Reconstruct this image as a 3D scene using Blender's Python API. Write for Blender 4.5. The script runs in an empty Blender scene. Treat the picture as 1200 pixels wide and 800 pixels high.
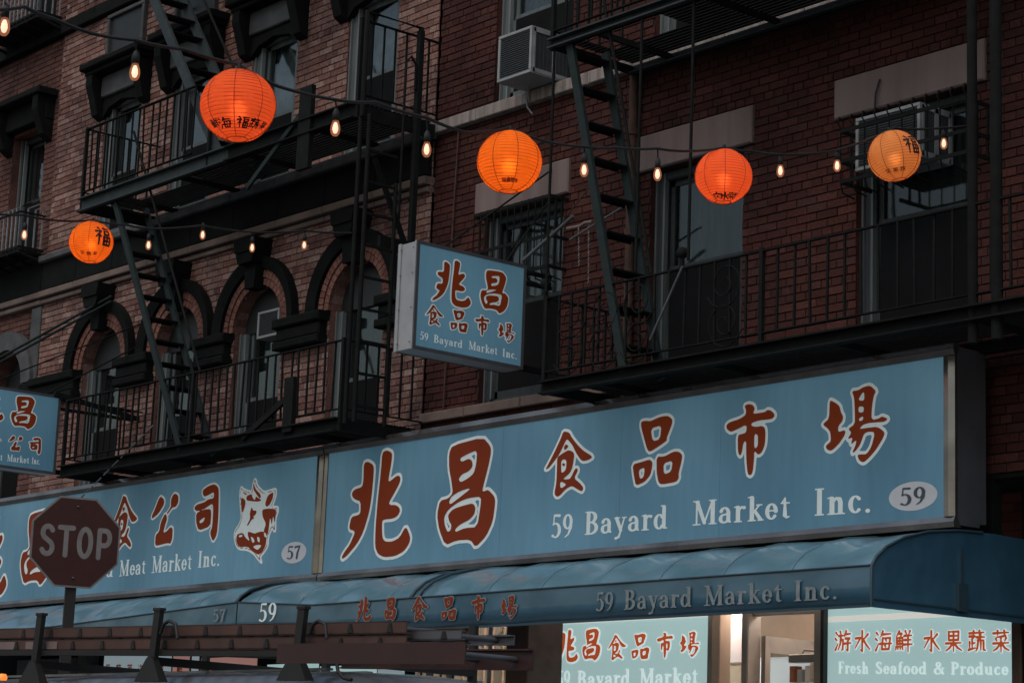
import bpy, bmesh, math, random
import numpy as np
from mathutils import Vector, Matrix
random.seed(7)
SC = bpy.context.scene
COL = SC.collection

# ------------------------------------------------------------------ camera
FPX, YAW, PITCH, ROLL = 2630.17, math.radians(-50.2626), math.radians(11.5488), math.radians(2.1714)
_fwd = Vector((math.sin(YAW)*math.cos(PITCH), math.cos(YAW)*math.cos(PITCH), math.sin(PITCH)))
_rt = Vector((math.cos(YAW), -math.sin(YAW), 0))
_up = _rt.cross(_fwd)
_R = math.cos(ROLL)*_rt + math.sin(ROLL)*_up
_U = -math.sin(ROLL)*_rt + math.cos(ROLL)*_up
CAM = Vector((17.52, -12.73, 1.6))
cd = bpy.data.cameras.new("camera"); cam = bpy.data.objects.new("camera", cd); COL.objects.link(cam)
cd.sensor_fit = 'HORIZONTAL'; cd.sensor_width = 36; cd.lens = 36*FPX/1200; cd.clip_end = 600; cd.clip_start = .05
cam.matrix_world = Matrix(((_R.x, _U.x, -_fwd.x, CAM.x), (_R.y, _U.y, -_fwd.y, CAM.y), (_R.z, _U.z, -_fwd.z, CAM.z), (0, 0, 0, 1)))
SC.camera = cam

# ------------------------------------------------------------------ world, sun, exposure
SUN_EL, SUN_AZ = 58, 165      # compass-like: direction the light comes from, from +Y clockwise
w = bpy.data.worlds.new("World"); SC.world = w; w.use_nodes = True
nt = w.node_tree
sky = nt.nodes.new('ShaderNodeTexSky'); sky.sky_type = 'NISHITA'; sky.sun_disc = False
sky.sun_elevation = math.radians(SUN_EL); sky.sun_rotation = math.radians(SUN_AZ)
sky.air_density = 1.6; sky.dust_density = 4.0; sky.ozone_density = 1.0
nt.links.new(sky.outputs[0], nt.nodes['Background'].inputs[0])
nt.nodes['Background'].inputs[1].default_value = .13
sl = bpy.data.lights.new("sun", 'SUN'); sun = bpy.data.objects.new("sun", sl); COL.objects.link(sun)
sl.energy = .95; sl.angle = math.radians(60); sl.color = (1.0, .985, .96)
_sd = Vector((math.sin(math.radians(SUN_AZ))*math.cos(math.radians(SUN_EL)), math.cos(math.radians(SUN_AZ))*math.cos(math.radians(SUN_EL)), math.sin(math.radians(SUN_EL))))
sun.rotation_euler = _sd.to_track_quat('Z', 'Y').to_euler()
SC.view_settings.view_transform = 'Standard'; SC.view_settings.look = 'None'
SC.view_settings.exposure = -.5; SC.view_settings.gamma = 1.0
SC.cycles.max_bounces = 6; SC.cycles.diffuse_bounces = 3

# points of the photograph laid onto real planes of the street (metres)
def ray(px, py): return (px-600)/FPX*_R - (py-400)/FPX*_U + _fwd
def at(px, py, Y=0.0):
    d = ray(px, py); return CAM + d*((Y-CAM.y)/d.y)
def atX(px, py, X):
    d = ray(px, py); return CAM + d*((X-CAM.x)/d.x)
def atw(px, py, w): return CAM + ray(px, py)*w

# ------------------------------------------------------------------ materials
def new_mat(name):
    m = bpy.data.materials.new(name); m.use_nodes = True
    return m, m.node_tree, m.node_tree.nodes['Principled BSDF']
def mat(name, col, rough=.6, metal=0., noise=0., scale=8., bump=0., col2=None, emit=None, est=0., spec=.5, coat=0., streak=0., detail=6.):
    """a painted/plain surface whose colour wanders a little between col and col2"""
    m, t, b = new_mat(name)
    b.inputs['Roughness'].default_value = rough; b.inputs['Metallic'].default_value = metal
    b.inputs['Specular IOR Level'].default_value = spec
    if coat: b.inputs['Coat Weight'].default_value = coat; b.inputs['Coat Roughness'].default_value = .15
    c = (*col, 1)
    b.inputs['Base Color'].default_value = c
    if noise or col2 or bump or streak:
        tc = t.nodes.new('ShaderNodeTexCoord'); n = t.nodes.new('ShaderNodeTexNoise')
        n.inputs['Scale'].default_value = scale; n.inputs['Detail'].default_value = detail
        t.links.new(tc.outputs['Object'], n.inputs['Vector'])
        src = n.outputs['Fac']
        if streak:
            mp = t.nodes.new('ShaderNodeMapping'); mp.inputs['Scale'].default_value = (streak, streak, .35)
            t.links.new(tc.outputs['Object'], mp.inputs['Vector']); t.links.new(mp.outputs[0], n.inputs['Vector'])
        r = t.nodes.new('ShaderNodeValToRGB')
        r.color_ramp.elements[0].position = .32; r.color_ramp.elements[1].position = .7
        c2 = col2 or tuple(x*(1-noise) for x in col)
        r.color_ramp.elements[0].color = (*c2, 1); r.color_ramp.elements[1].color = c
        t.links.new(src, r.inputs[0]); t.links.new(r.outputs[0], b.inputs['Base Color'])
        if bump:
            n2 = t.nodes.new('ShaderNodeTexNoise'); n2.inputs['Scale'].default_value = scale*3; n2.inputs['Detail'].default_value = 5
            t.links.new(tc.outputs['Object'], n2.inputs['Vector'])
            bp = t.nodes.new('ShaderNodeBump'); bp.inputs['Strength'].default_value = bump; bp.inputs['Distance'].default_value = .02
            t.links.new(n2.outputs['Fac'], bp.inputs['Height']); t.links.new(bp.outputs[0], b.inputs['Normal'])
    if emit:
        b.inputs['Emission Color'].default_value = (*emit, 1); b.inputs['Emission Strength'].default_value = est
    return m

def brick_mat(name, ramp, rough=.9):
    """each brick its own tone (random per brick), soot and lime over the wall, rough faces"""
    m, t, b = new_mat(name); N = t.nodes; L = t.links
    g = N.new('ShaderNodeNewGeometry'); oi = N.new('ShaderNodeObjectInfo')
    ad = N.new('ShaderNodeMath'); ad.operation = 'ADD'; fr = N.new('ShaderNodeMath'); fr.operation = 'FRACT'
    L.new(g.outputs['Random Per Island'], ad.inputs[0]); L.new(oi.outputs['Random'], ad.inputs[1]); L.new(ad.outputs[0], fr.inputs[0])
    r = N.new('ShaderNodeValToRGB'); e = r.color_ramp.elements
    e[0].position, e[0].color = 0, (*ramp[0], 1); e[1].position, e[1].color = 1, (*ramp[-1], 1)
    for i, c in enumerate(ramp[1:-1]):
        x = e.new((i+1)/(len(ramp)-1)); x.color = (*c, 1)
    L.new(fr.outputs[0], r.inputs[0])
    n1 = N.new('ShaderNodeTexNoise'); n1.inputs['Scale'].default_value = .9; n1.inputs['Detail'].default_value = 7; n1.inputs['Roughness'].default_value = .65
    L.new(g.outputs['Position'], n1.inputs['Vector'])
    r1 = N.new('ShaderNodeValToRGB'); r1.color_ramp.elements[0].position = .33; r1.color_ramp.elements[1].position = .66
    r1.color_ramp.elements[0].color = (.36, .37, .40, 1); r1.color_ramp.elements[1].color = (1.15, 1.12, 1.06, 1)
    x_ = r1.color_ramp.elements.new(.47); x_.color = (.82, .82, .82, 1)
    L.new(n1.outputs['Fac'], r1.inputs[0])
    n2 = N.new('ShaderNodeTexNoise'); n2.inputs['Scale'].default_value = 45; n2.inputs['Detail'].default_value = 5
    L.new(g.outputs['Position'], n2.inputs['Vector'])
    mx = N.new('ShaderNodeMix'); mx.data_type = 'RGBA'; mx.blend_type = 'MULTIPLY'; mx.inputs[0].default_value = 1
    L.new(r.outputs[0], mx.inputs[6]); L.new(r1.outputs[0], mx.inputs[7])
    r2 = N.new('ShaderNodeValToRGB'); r2.color_ramp.elements[0].position = .3; r2.color_ramp.elements[1].position = .7
    r2.color_ramp.elements[0].color = (.62, .6, .6, 1); r2.color_ramp.elements[1].color = (1.2, 1.2, 1.2, 1)
    L.new(n2.outputs['Fac'], r2.inputs[0])
    mx2 = N.new('ShaderNodeMix'); mx2.data_type = 'RGBA'; mx2.blend_type = 'MULTIPLY'; mx2.inputs[0].default_value = 1
    L.new(mx.outputs[2], mx2.inputs[6]); L.new(r2.outputs[0], mx2.inputs[7]); L.new(mx2.outputs[2], b.inputs['Base Color'])
    bp = N.new('ShaderNodeBump'); bp.inputs['Strength'].default_value = .6; bp.inputs['Distance'].default_value = .006
    L.new(n2.outputs['Fac'], bp.inputs['Height']); L.new(bp.outputs[0], b.inputs['Normal'])
    b.inputs['Roughness'].default_value = rough; b.inputs['Specular IOR Level'].default_value = .25
    return m

M = {}
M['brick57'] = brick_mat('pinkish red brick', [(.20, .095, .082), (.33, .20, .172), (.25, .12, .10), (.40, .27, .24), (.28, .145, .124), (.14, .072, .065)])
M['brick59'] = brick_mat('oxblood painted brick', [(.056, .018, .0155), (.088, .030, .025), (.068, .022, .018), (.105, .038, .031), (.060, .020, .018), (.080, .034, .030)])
M['brick55'] = brick_mat('dusky brick', [(.15, .07, .06), (.20, .10, .085), (.17, .075, .062), (.12, .06, .052)])
M['brickring'] = brick_mat('arch brick', [(.24, .10, .085), (.30, .15, .12), (.22, .09, .075)])
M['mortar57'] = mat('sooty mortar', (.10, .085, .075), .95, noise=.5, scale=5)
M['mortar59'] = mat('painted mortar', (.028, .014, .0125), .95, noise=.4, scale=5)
M['mortar55'] = mat('grey mortar', (.09, .08, .075), .95, noise=.4, scale=5)
M['lintel'] = mat('weathered limestone', (.22, .165, .155), .85, col2=(.15, .11, .105), scale=2.2, bump=.25, streak=3)
M['sill'] = mat('stained limestone sill', (.34, .30, .28), .85, col2=(.17, .14, .13), scale=5, bump=.3, streak=4)
M['belt'] = mat('brownstone belt', (.20, .15, .13), .9, col2=(.12, .085, .075), scale=4, bump=.3)
M['darkstone'] = mat('black painted stone', (.012, .0132, .0135), .9, spec=.1, col2=(.008, .009, .009), scale=6, bump=.3)
M['greystone'] = mat('sooty grey stone', (.09, .095, .10), .8, col2=(.05, .052, .055), scale=5, bump=.3)
M['iron'] = mat('black painted iron', (.013, .0145, .0145), .9, col2=(.008, .009, .009), scale=10, bump=.2, spec=.15)
M['irongreen'] = mat('green black iron', (.021, .032, .033), .65, col2=(.014, .021, .022), scale=8, bump=.2, spec=.2)
M['ironlight'] = mat('grey painted channel iron', (.045, .058, .062), .6, col2=(.028, .036, .039), scale=7, bump=.2, spec=.25)
M['silver'] = mat('galvanised bar', (.36, .38, .40), .45, metal=.3, noise=.4, scale=14)
M['pole'] = mat('dull grey pole', (.13, .135, .14), .5, metal=.2, noise=.4, scale=9)
M['rust'] = mat('rusty pipe', (.10, .05, .035), .85, col2=(.05, .028, .022), scale=12, bump=.3)
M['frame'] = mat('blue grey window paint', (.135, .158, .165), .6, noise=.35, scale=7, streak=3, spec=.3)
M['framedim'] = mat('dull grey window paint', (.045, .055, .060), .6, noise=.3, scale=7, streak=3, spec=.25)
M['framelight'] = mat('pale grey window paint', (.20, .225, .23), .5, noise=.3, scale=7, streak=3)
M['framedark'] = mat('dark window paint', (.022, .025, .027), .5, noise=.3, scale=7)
M['screen'] = mat('black insect screen', (.010, .011, .012), .9, spec=.1, noise=.25, scale=3)
M['dark'] = mat('dark room', (.012, .012, .013), .95)
M['curtain'] = mat('grey net curtain', (.50, .54, .58), .95, col2=(.10, .11, .12), scale=2.2)
M['curtaindim'] = mat('dim curtain', (.085, .092, .097), .95, col2=(.03, .033, .036), scale=3.5, streak=5)
M['blind'] = mat('white slatted blind', (.13, .135, .14), .8, noise=.2)
M['vinyl'] = None
M['steel'] = mat('weathered aluminium trim', (.34, .32, .31), .17, metal=.8, col2=(.20, .185, .18), scale=2.5, bump=.08)
M['steelbox'] = mat('sign box sheet', (.13, .135, .15), .5, metal=.3, noise=.3, scale=3)
M['signend'] = mat('grey sheet metal', (.42, .43, .45), .42, metal=.25, noise=.22, scale=6, bump=.08)
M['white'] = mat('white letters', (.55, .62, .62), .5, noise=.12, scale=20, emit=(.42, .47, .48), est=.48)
M['whitefade'] = mat('faded letters', (.26, .31, .33), .7, noise=.35, scale=25)
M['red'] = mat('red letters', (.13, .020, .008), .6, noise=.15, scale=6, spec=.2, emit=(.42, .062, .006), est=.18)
M['redlit'] = mat('backlit red letters', (.45, .09, .03), .5, emit=(.78, .13, .03), est=.5)
M['whitelit'] = mat('backlit white letters', (.7, .8, .8), .5, emit=(.74, .86, .86), est=.95)
M['blueink'] = mat('blue grey numerals', (.05, .075, .095), .5)
M['ink'] = mat('black ink', (.012, .006, .005), .7)
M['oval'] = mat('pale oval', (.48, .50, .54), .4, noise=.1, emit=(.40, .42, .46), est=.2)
M['stopred'] = mat('faded red reflective sheeting', (.060, .0115, .009), .5, noise=.18, scale=5)
M['stopwhite'] = mat('dull white sheeting', (.27, .245, .24), .55, noise=.25, scale=12)
M['post'] = mat('dark channel post', (.03, .026, .024), .6, noise=.3)
M['frp'] = mat('orange brown ladder rail', (.10, .046, .035), .55, col2=(.055, .028, .023), scale=5, streak=1)
M['frpdark'] = mat('dark red ladder rail', (.05, .018, .016), .5, noise=.3, scale=4)
M['rack'] = mat('black rack steel', (.014, .013, .012), .55, noise=.3, scale=6)
M['van'] = mat('grey van paint', (.20, .23, .25), .25, coat=.7, noise=.1, scale=2)
M['tyre'] = mat('tyre rubber', (.02, .02, .02), .9)
M['asphalt'] = mat('asphalt', (.05, .05, .052), .9, noise=.3, scale=20, bump=.5)
M['concrete'] = mat('concrete paving', (.22, .21, .20), .9, noise=.3, scale=3, bump=.3)
M['acwhite'] = mat('air conditioner casing', (.34, .36, .37), .5, noise=.25, scale=9)
M['acgrille'] = mat('air conditioner grille', (.05, .058, .065), .6, noise=.3, scale=20)
M['cable'] = mat('black cable', (.012, .012, .012), .6)
M['alum'] = mat('brushed aluminium', (.42, .38, .34), .4, metal=.4, noise=.2, scale=5)
M['woodpost'] = mat('brown post', (.11, .06, .045), .7, noise=.4, scale=8)
M['pinkwall'] = mat('pinkish shop wall', (.72, .60, .60), .7)
M['beigewall'] = mat('beige shop wall', (.62, .47, .36), .8, noise=.1)
def pvc():
    m = bpy.data.materials.new('cloudy pvc strip'); m.use_nodes = True; t = m.node_tree; b = t.nodes['Principled BSDF']; b.inputs['Base Color'].default_value = (.6, .55, .48, 1); b.inputs['Roughness'].default_value = .35
    tl = t.nodes.new('ShaderNodeBsdfTranslucent'); tl.inputs[0].default_value = (.85, .8, .72, 1); mx = t.nodes.new('ShaderNodeMixShader'); mx.inputs[0].default_value = .65
    t.links.new(b.outputs[0], mx.inputs[1]); t.links.new(tl.outputs[0], mx.inputs[2]); t.links.new(mx.outputs[0], t.nodes['Material Output'].inputs[0]); return m
M['strip'] = pvc()

def glass_mat(name, tint, rough, mixv):
    m = bpy.data.materials.new(name); m.use_nodes = True; t = m.node_tree; t.nodes.clear()
    o = t.nodes.new('ShaderNodeOutputMaterial'); mx = t.nodes.new('ShaderNodeMixShader'); lw = t.nodes.new('ShaderNodeLayerWeight'); lw.inputs[0].default_value = .5; fr = t.nodes.new('ShaderNodeMath'); fr.operation = 'POWER'; fr.inputs[1].default_value = 3.2; t.links.new(lw.outputs['Facing'], fr.inputs[0])
    ad = t.nodes.new('ShaderNodeMath'); ad.operation = 'ADD'; ad.inputs[1].default_value = mixv; ad.use_clamp = True
    tr = t.nodes.new('ShaderNodeBsdfTransparent'); tr.inputs[0].default_value = (*tint, 1)
    gl = t.nodes.new('ShaderNodeBsdfGlossy'); gl.inputs['Roughness'].default_value = rough
    n = t.nodes.new('ShaderNodeTexNoise'); n.inputs['Scale'].default_value = 2.2; bp = t.nodes.new('ShaderNodeBump'); bp.inputs['Strength'].default_value = .1; bp.inputs['Distance'].default_value = .02
    g = t.nodes.new('ShaderNodeNewGeometry'); t.links.new(g.outputs['Position'], n.inputs['Vector']); t.links.new(n.outputs['Fac'], bp.inputs['Height']); t.links.new(bp.outputs[0], gl.inputs['Normal'])
    t.links.new(fr.outputs[0], ad.inputs[0]); t.links.new(ad.outputs[0], mx.inputs[0]); t.links.new(tr.outputs[0], mx.inputs[1]); t.links.new(gl.outputs[0], mx.inputs[2]); t.links.new(mx.outputs[0], o.inputs[0])
    return m
M['glass'] = glass_mat('old window glass', (.72, .77, .77), .04, .04)
def bulb_glass():
    m = bpy.data.materials.new('amber glowing bulb glass'); m.use_nodes = True; t = m.node_tree; t.nodes.clear(); N = t.nodes
    o = N.new('ShaderNodeOutputMaterial'); mx = N.new('ShaderNodeMixShader'); mx.inputs[0].default_value = .35; tr = N.new('ShaderNodeBsdfTransparent'); e = N.new('ShaderNodeEmission')
    e.inputs[0].default_value = (1, .34, .16, 1); e.inputs[1].default_value = .75
    t.links.new(tr.outputs[0], mx.inputs[1]); t.links.new(e.outputs[0], mx.inputs[2]); t.links.new(mx.outputs[0], o.inputs[0]); return m
M['bulbglass'] = bulb_glass()

def vinyl():
    m, t, b = new_mat('pale blue sign vinyl'); N = t.nodes; L = t.links
    g = N.new('ShaderNodeNewGeometry'); n = N.new('ShaderNodeTexNoise'); n.inputs['Scale'].default_value = .8; n.inputs['Detail'].default_value = 3
    mp = N.new('ShaderNodeMapping'); mp.inputs['Scale'].default_value = (1.6, 1.6, .35); L.new(g.outputs['Position'], mp.inputs['Vector']); L.new(mp.outputs[0], n.inputs['Vector'])
    r = N.new('ShaderNodeValToRGB'); r.color_ramp.elements[0].position = .3; r.color_ramp.elements[1].position = .72
    r.color_ramp.elements[0].color = (.060, .145, .215, 1); r.color_ramp.elements[1].color = (.082, .195, .28, 1)
    L.new(n.outputs['Fac'], r.inputs[0])
    n2 = N.new('ShaderNodeTexNoise'); n2.inputs['Scale'].default_value = 14; n2.inputs['Detail'].default_value = 8; mp2 = N.new('ShaderNodeMapping'); mp2.inputs['Scale'].default_value = (1, 1, .12)
    L.new(g.outputs['Position'], mp2.inputs['Vector']); L.new(mp2.outputs[0], n2.inputs['Vector'])
    r2 = N.new('ShaderNodeValToRGB'); r2.color_ramp.elements[0].position = .25; r2.color_ramp.elements[1].position = .6
    r2.color_ramp.elements[0].color = (.8, .8, .8, 1); r2.color_ramp.elements[1].color = (1, 1, 1, 1); L.new(n2.outputs['Fac'], r2.inputs[0])
    mx = N.new('ShaderNodeMix'); mx.data_type = 'RGBA'; mx.blend_type = 'MULTIPLY'; mx.inputs[0].default_value = 1
    L.new(r.outputs[0], mx.inputs[6]); L.new(r2.outputs[0], mx.inputs[7]); L.new(mx.outputs[2], b.inputs['Base Color'])
    b.inputs['Roughness'].default_value = .38; b.inputs['Specular IOR Level'].default_value = .32
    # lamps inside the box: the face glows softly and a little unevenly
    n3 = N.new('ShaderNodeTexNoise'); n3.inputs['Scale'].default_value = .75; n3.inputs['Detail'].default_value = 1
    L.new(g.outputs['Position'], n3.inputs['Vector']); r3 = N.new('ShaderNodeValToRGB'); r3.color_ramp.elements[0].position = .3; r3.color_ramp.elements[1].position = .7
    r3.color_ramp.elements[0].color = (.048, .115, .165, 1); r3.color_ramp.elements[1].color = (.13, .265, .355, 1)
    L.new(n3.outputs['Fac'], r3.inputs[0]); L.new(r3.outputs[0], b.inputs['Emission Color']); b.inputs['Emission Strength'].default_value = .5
    return m
M['vinyl'] = vinyl()
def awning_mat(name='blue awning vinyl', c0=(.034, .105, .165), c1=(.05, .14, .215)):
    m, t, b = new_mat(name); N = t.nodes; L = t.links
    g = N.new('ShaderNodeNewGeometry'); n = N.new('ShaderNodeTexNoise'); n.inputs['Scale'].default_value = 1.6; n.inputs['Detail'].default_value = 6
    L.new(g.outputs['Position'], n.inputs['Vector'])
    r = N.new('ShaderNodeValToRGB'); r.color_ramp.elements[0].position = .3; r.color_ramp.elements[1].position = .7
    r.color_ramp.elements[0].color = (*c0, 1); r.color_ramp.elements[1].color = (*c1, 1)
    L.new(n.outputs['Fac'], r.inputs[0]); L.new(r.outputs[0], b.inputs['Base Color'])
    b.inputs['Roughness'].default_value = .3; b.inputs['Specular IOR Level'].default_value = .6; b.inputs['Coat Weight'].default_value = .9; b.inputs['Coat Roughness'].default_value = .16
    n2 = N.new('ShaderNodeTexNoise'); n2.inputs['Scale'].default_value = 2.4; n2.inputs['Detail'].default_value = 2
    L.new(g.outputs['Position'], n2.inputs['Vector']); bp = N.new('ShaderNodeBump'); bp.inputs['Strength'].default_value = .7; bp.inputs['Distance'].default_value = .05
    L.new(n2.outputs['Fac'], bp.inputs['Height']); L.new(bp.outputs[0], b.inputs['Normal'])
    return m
M['awning'] = awning_mat(); M['awningsheen'] = awning_mat('awning top with painted sky sheen', (.085, .185, .25), (.13, .26, .33))  # lighter colour on the tops paints in the sheen of the sky
M['awnseam'] = mat('dark awning seam', (.03, .06, .085), .5)
def lit_panel():
    m, t, b = new_mat('backlit aqua window film'); N = t.nodes; L = t.links
    g = N.new('ShaderNodeNewGeometry'); n = N.new('ShaderNodeTexNoise'); n.inputs['Scale'].default_value = .9; n.inputs['Detail'].default_value = 2
    L.new(g.outputs['Position'], n.inputs['Vector']); r = N.new('ShaderNodeValToRGB')
    r.color_ramp.elements[0].color = (.34, .50, .51, 1); r.color_ramp.elements[1].color = (.42, .59, .58, 1)
    L.new(n.outputs['Fac'], r.inputs[0]); L.new(r.outputs[0], b.inputs['Emission Color']); b.inputs['Emission Strength'].default_value = 1.0
    b.inputs['Base Color'].default_value = (.30, .48, .50, 1); b.inputs['Roughness'].default_value = .3
    return m
M['litpanel'] = lit_panel()
M['litwhite'] = mat('lit white strip', (.7, .7, .66), .4, emit=(.86, .84, .78), est=.75)
M['cooler'] = mat('lit white cooler', (.7, .7, .72), .4, emit=(.80, .80, .85), est=.9)
M['tube'] = mat('fluorescent tube', (.9, .9, .9), .4, emit=(1, .88, .80), est=34)
M['filament'] = mat('glowing filament', (1, .8, .6), .5, emit=(1.0, .66, .47), est=2.4)
M['lampcore'] = mat('lantern bulb', (1, .8, .6), .5, emit=(1.0, .62, .30), est=150)

def paper_mat(name, col):
    m = bpy.data.materials.new(name); m.use_nodes = True; t = m.node_tree; t.nodes.clear(); N = t.nodes; L = t.links
    o = N.new('ShaderNodeOutputMaterial'); mx = N.new('ShaderNodeMixShader'); tl = N.new('ShaderNodeBsdfTranslucent'); df = N.new('ShaderNodeBsdfDiffuse')
    rf = N.new('ShaderNodeBsdfRefraction'); rf.inputs['IOR'].default_value = 1.25; rf.inputs['Roughness'].default_value = .62; mx2 = N.new('ShaderNodeMixShader'); mx2.inputs[0].default_value = .06
    n = N.new('ShaderNodeTexNoise'); n.inputs['Scale'].default_value = 30; tc = N.new('ShaderNodeTexCoord'); L.new(tc.outputs['Object'], n.inputs['Vector'])
    r = N.new('ShaderNodeValToRGB'); r.color_ramp.elements[0].color = (*[c*.86 for c in col], 1); r.color_ramp.elements[1].color = (*col, 1); L.new(n.outputs['Fac'], r.inputs[0])
    L.new(r.outputs[0], tl.inputs[0]); L.new(r.outputs[0], df.inputs[0]); L.new(r.outputs[0], rf.inputs[0])
    mx.inputs[0].default_value = .45
    L.new(tl.outputs[0], mx2.inputs[1]); L.new(rf.outputs[0], mx2.inputs[2]); L.new(mx2.outputs[0], mx.inputs[1]); L.new(df.outputs[0], mx.inputs[2]); L.new(mx.outputs[0], o.inputs[0])
    return m
M['paper_red'] = paper_mat('red orange lantern paper', (.84, .17, .06))
M['paper_orange'] = paper_mat('orange lantern paper', (.92, .25, .03))
M['paper_pale'] = paper_mat('pale orange lantern paper', (.88, .41, .15))
M['rib'] = mat('lantern rib wire', (.30, .035, .01), .8)  # dark red wire colour for ribs, seams and small marks

# ------------------------------------------------------------------ building blocks
class MB:
    def __init__(s): s.v = []; s.f = []; s.m = []; s.mi = 0; s.smooth = set()
    def face(s, pts):
        i = len(s.v); s.v += [tuple(p) for p in pts]; s.f.append(tuple(range(i, i+len(pts)))); s.m.append(s.mi)
    def add(s, vs, fs, sm=False):
        i = len(s.v); s.v += [tuple(p) for p in vs]
        for f in fs:
            if sm: s.smooth.add(len(s.f))
            s.f.append(tuple(a+i for a in f)); s.m.append(s.mi)
    def box(s, x0, x1, y0, y1, z0, z1):
        vs = [(x, y, z) for z in (z0, z1) for y in (y0, y1) for x in (x0, x1)]
        s.add(vs, [(0, 2, 3, 1), (4, 5, 7, 6), (0, 1, 5, 4), (2, 6, 7, 3), (0, 4, 6, 2), (1, 3, 7, 5)]); return s
    def bevbox(s, x0, x1, y0, y1, z0, z1, b=.01):
        """box with a bevelled front (toward -Y) and edges"""
        o = [(x0, z0), (x1, z0), (x1, z1), (x0, z1)]; i = [(x0+b, z0+b), (x1-b, z0+b), (x1-b, z1-b), (x0+b, z1-b)]
        vs = [(x, y0, z) for x, z in i] + [(x, y0+b, z) for x, z in o] + [(x, y1, z) for x, z in o]
        fs = [(0, 1, 2, 3)] + [(k, 4+k, 4+(k+1) % 4, (k+1) % 4) for k in range(4)] + [(4+k, 8+k, 8+(k+1) % 4, 4+(k+1) % 4) for k in range(4)] + [(11, 10, 9, 8)]
        s.add(vs, fs); return s
    def bar(s, p, q, a, b=None, up=(0, 0, 1)):
        """rectangular bar from p to q, a wide (sideways), b deep (along up)"""
        b = b or a; p = Vector(p); q = Vector(q); d = (q-p).normalized(); up = Vector(up)
        if abs(d.dot(up)) > .97: up = Vector((0, 1, 0))
        sd = d.cross(up).normalized(); u = sd.cross(d).normalized()
        c = [sd*(a/2)*i+u*(b/2)*j for i, j in ((-1, -1), (1, -1), (1, 1), (-1, 1))]
        vs = [p+k for k in c]+[q+k for k in c]
        s.add(vs, [(0, 1, 2, 3), (7, 6, 5, 4)]+[(k, 4+k, 4+(k+1) % 4, (k+1) % 4) for k in range(4)]); return s
    def tube(s, path, r, n=8, cap=True):
        path = [Vector(p) for p in path]; rr = r if isinstance(r, (list, tuple)) else [r]*len(path); vs = []; fs = []
        pd = None
        for i, p in enumerate(path):
            d = ((path[i+1] if i+1 < len(path) else p)-(path[i-1] if i else p)).normalized()
            if pd is None:
                u = Vector((0, 0, 1)) if abs(d.z) < .9 else Vector((1, 0, 0)); a = d.cross(u).normalized()
            else: a = (a-d*a.dot(d)).normalized()
            b = d.cross(a); pd = d
            vs += [p+(a*math.cos(2*math.pi*k/n)+b*math.sin(2*math.pi*k/n))*rr[i] for k in range(n)]
            if i: fs += [((i-1)*n+k, (i-1)*n+(k+1) % n, i*n+(k+1) % n, i*n+k) for k in range(n)]
        s.add(vs, fs, True)
        if cap: s.face([vs[k] for k in range(n)][::-1]); s.face([vs[-n+k] for k in range(n)])
        return s
    def lathe(s, prof, c=(0, 0, 0), n=24, cap=False):
        vs = []; fs = []
        for i, (r, z) in enumerate(prof):
            vs += [(c[0]+r*math.cos(2*math.pi*k/n), c[1]+r*math.sin(2*math.pi*k/n), c[2]+z) for k in range(n)]
            if i: fs += [((i-1)*n+k, (i-1)*n+(k+1) % n, i*n+(k+1) % n, i*n+k) for k in range(n)]
        s.add(vs, fs, True); return s
    def prism(s, poly, axis, a, b):
        """2-D outline (counter-clockwise) swept from a to b along x, y or z"""
        def P(u, v, t): return {'x': (t, u, v), 'y': (u, t, v), 'z': (u, v, t)}[axis]
        n = len(poly); vs = [P(u, v, a) for u, v in poly]+[P(u, v, b) for u, v in poly]
        s.add(vs, [(k, (k+1) % n, n+(k+1) % n, n+k) for k in range(n)]); s.add(vs[:n], [tuple(range(n))[::-1]]); s.add(vs[n:], [tuple(range(n))]); return s
    def data(s, name, mats, org=(0, 0, 0)):
        me = bpy.data.meshes.new(name); o = Vector(org)
        me.from_pydata([tuple(Vector(p)-o) for p in s.v], [], s.f); me.validate()
        for m in (mats if isinstance(mats, (list, tuple)) else [mats]): me.materials.append(m)
        if len(me.polygons) == len(s.f):
            me.polygons.foreach_set('material_index', s.m); me.polygons.foreach_set('use_smooth', [i in s.smooth for i in range(len(s.f))])
        me.update(); return me
    def build(s, name, mats, parent=None, kind=None, label=None):
        org = origin(parent); o = bpy.data.objects.new(name, s.data(name, mats, org)); COL.objects.link(o)
        if parent is not None: o.parent = parent
        if kind: o['kind'] = kind
        if label: o['label'] = label
        return o
def origin(p):
    o = Vector((0, 0, 0))
    while p is not None: o += p.location; p = p.parent
    return o
def thing(name, label, cat, loc=(0, 0, 0), group=None):
    o = bpy.data.objects.new(name, None); COL.objects.link(o); o.location = loc; o.empty_display_size = .2
    o['label'] = label; o['category'] = cat
    if group: o['group'] = group
    return o
def tag(o, label, cat, group=None):
    o['label'] = label; o['category'] = cat
    if group: o['group'] = group
    return o
def inst(name, me, loc, parent):
    """one more object on shared mesh data, at world position loc"""
    o = bpy.data.objects.new(name, me); COL.objects.link(o); o.location = Vector(loc)-origin(parent); o.parent = parent; return o
def copy_tree(o, parent=None):
    c = o.copy(); COL.objects.link(c); c.parent = parent
    for ch in list(o.children): copy_tree(ch, c)
    return c
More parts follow.
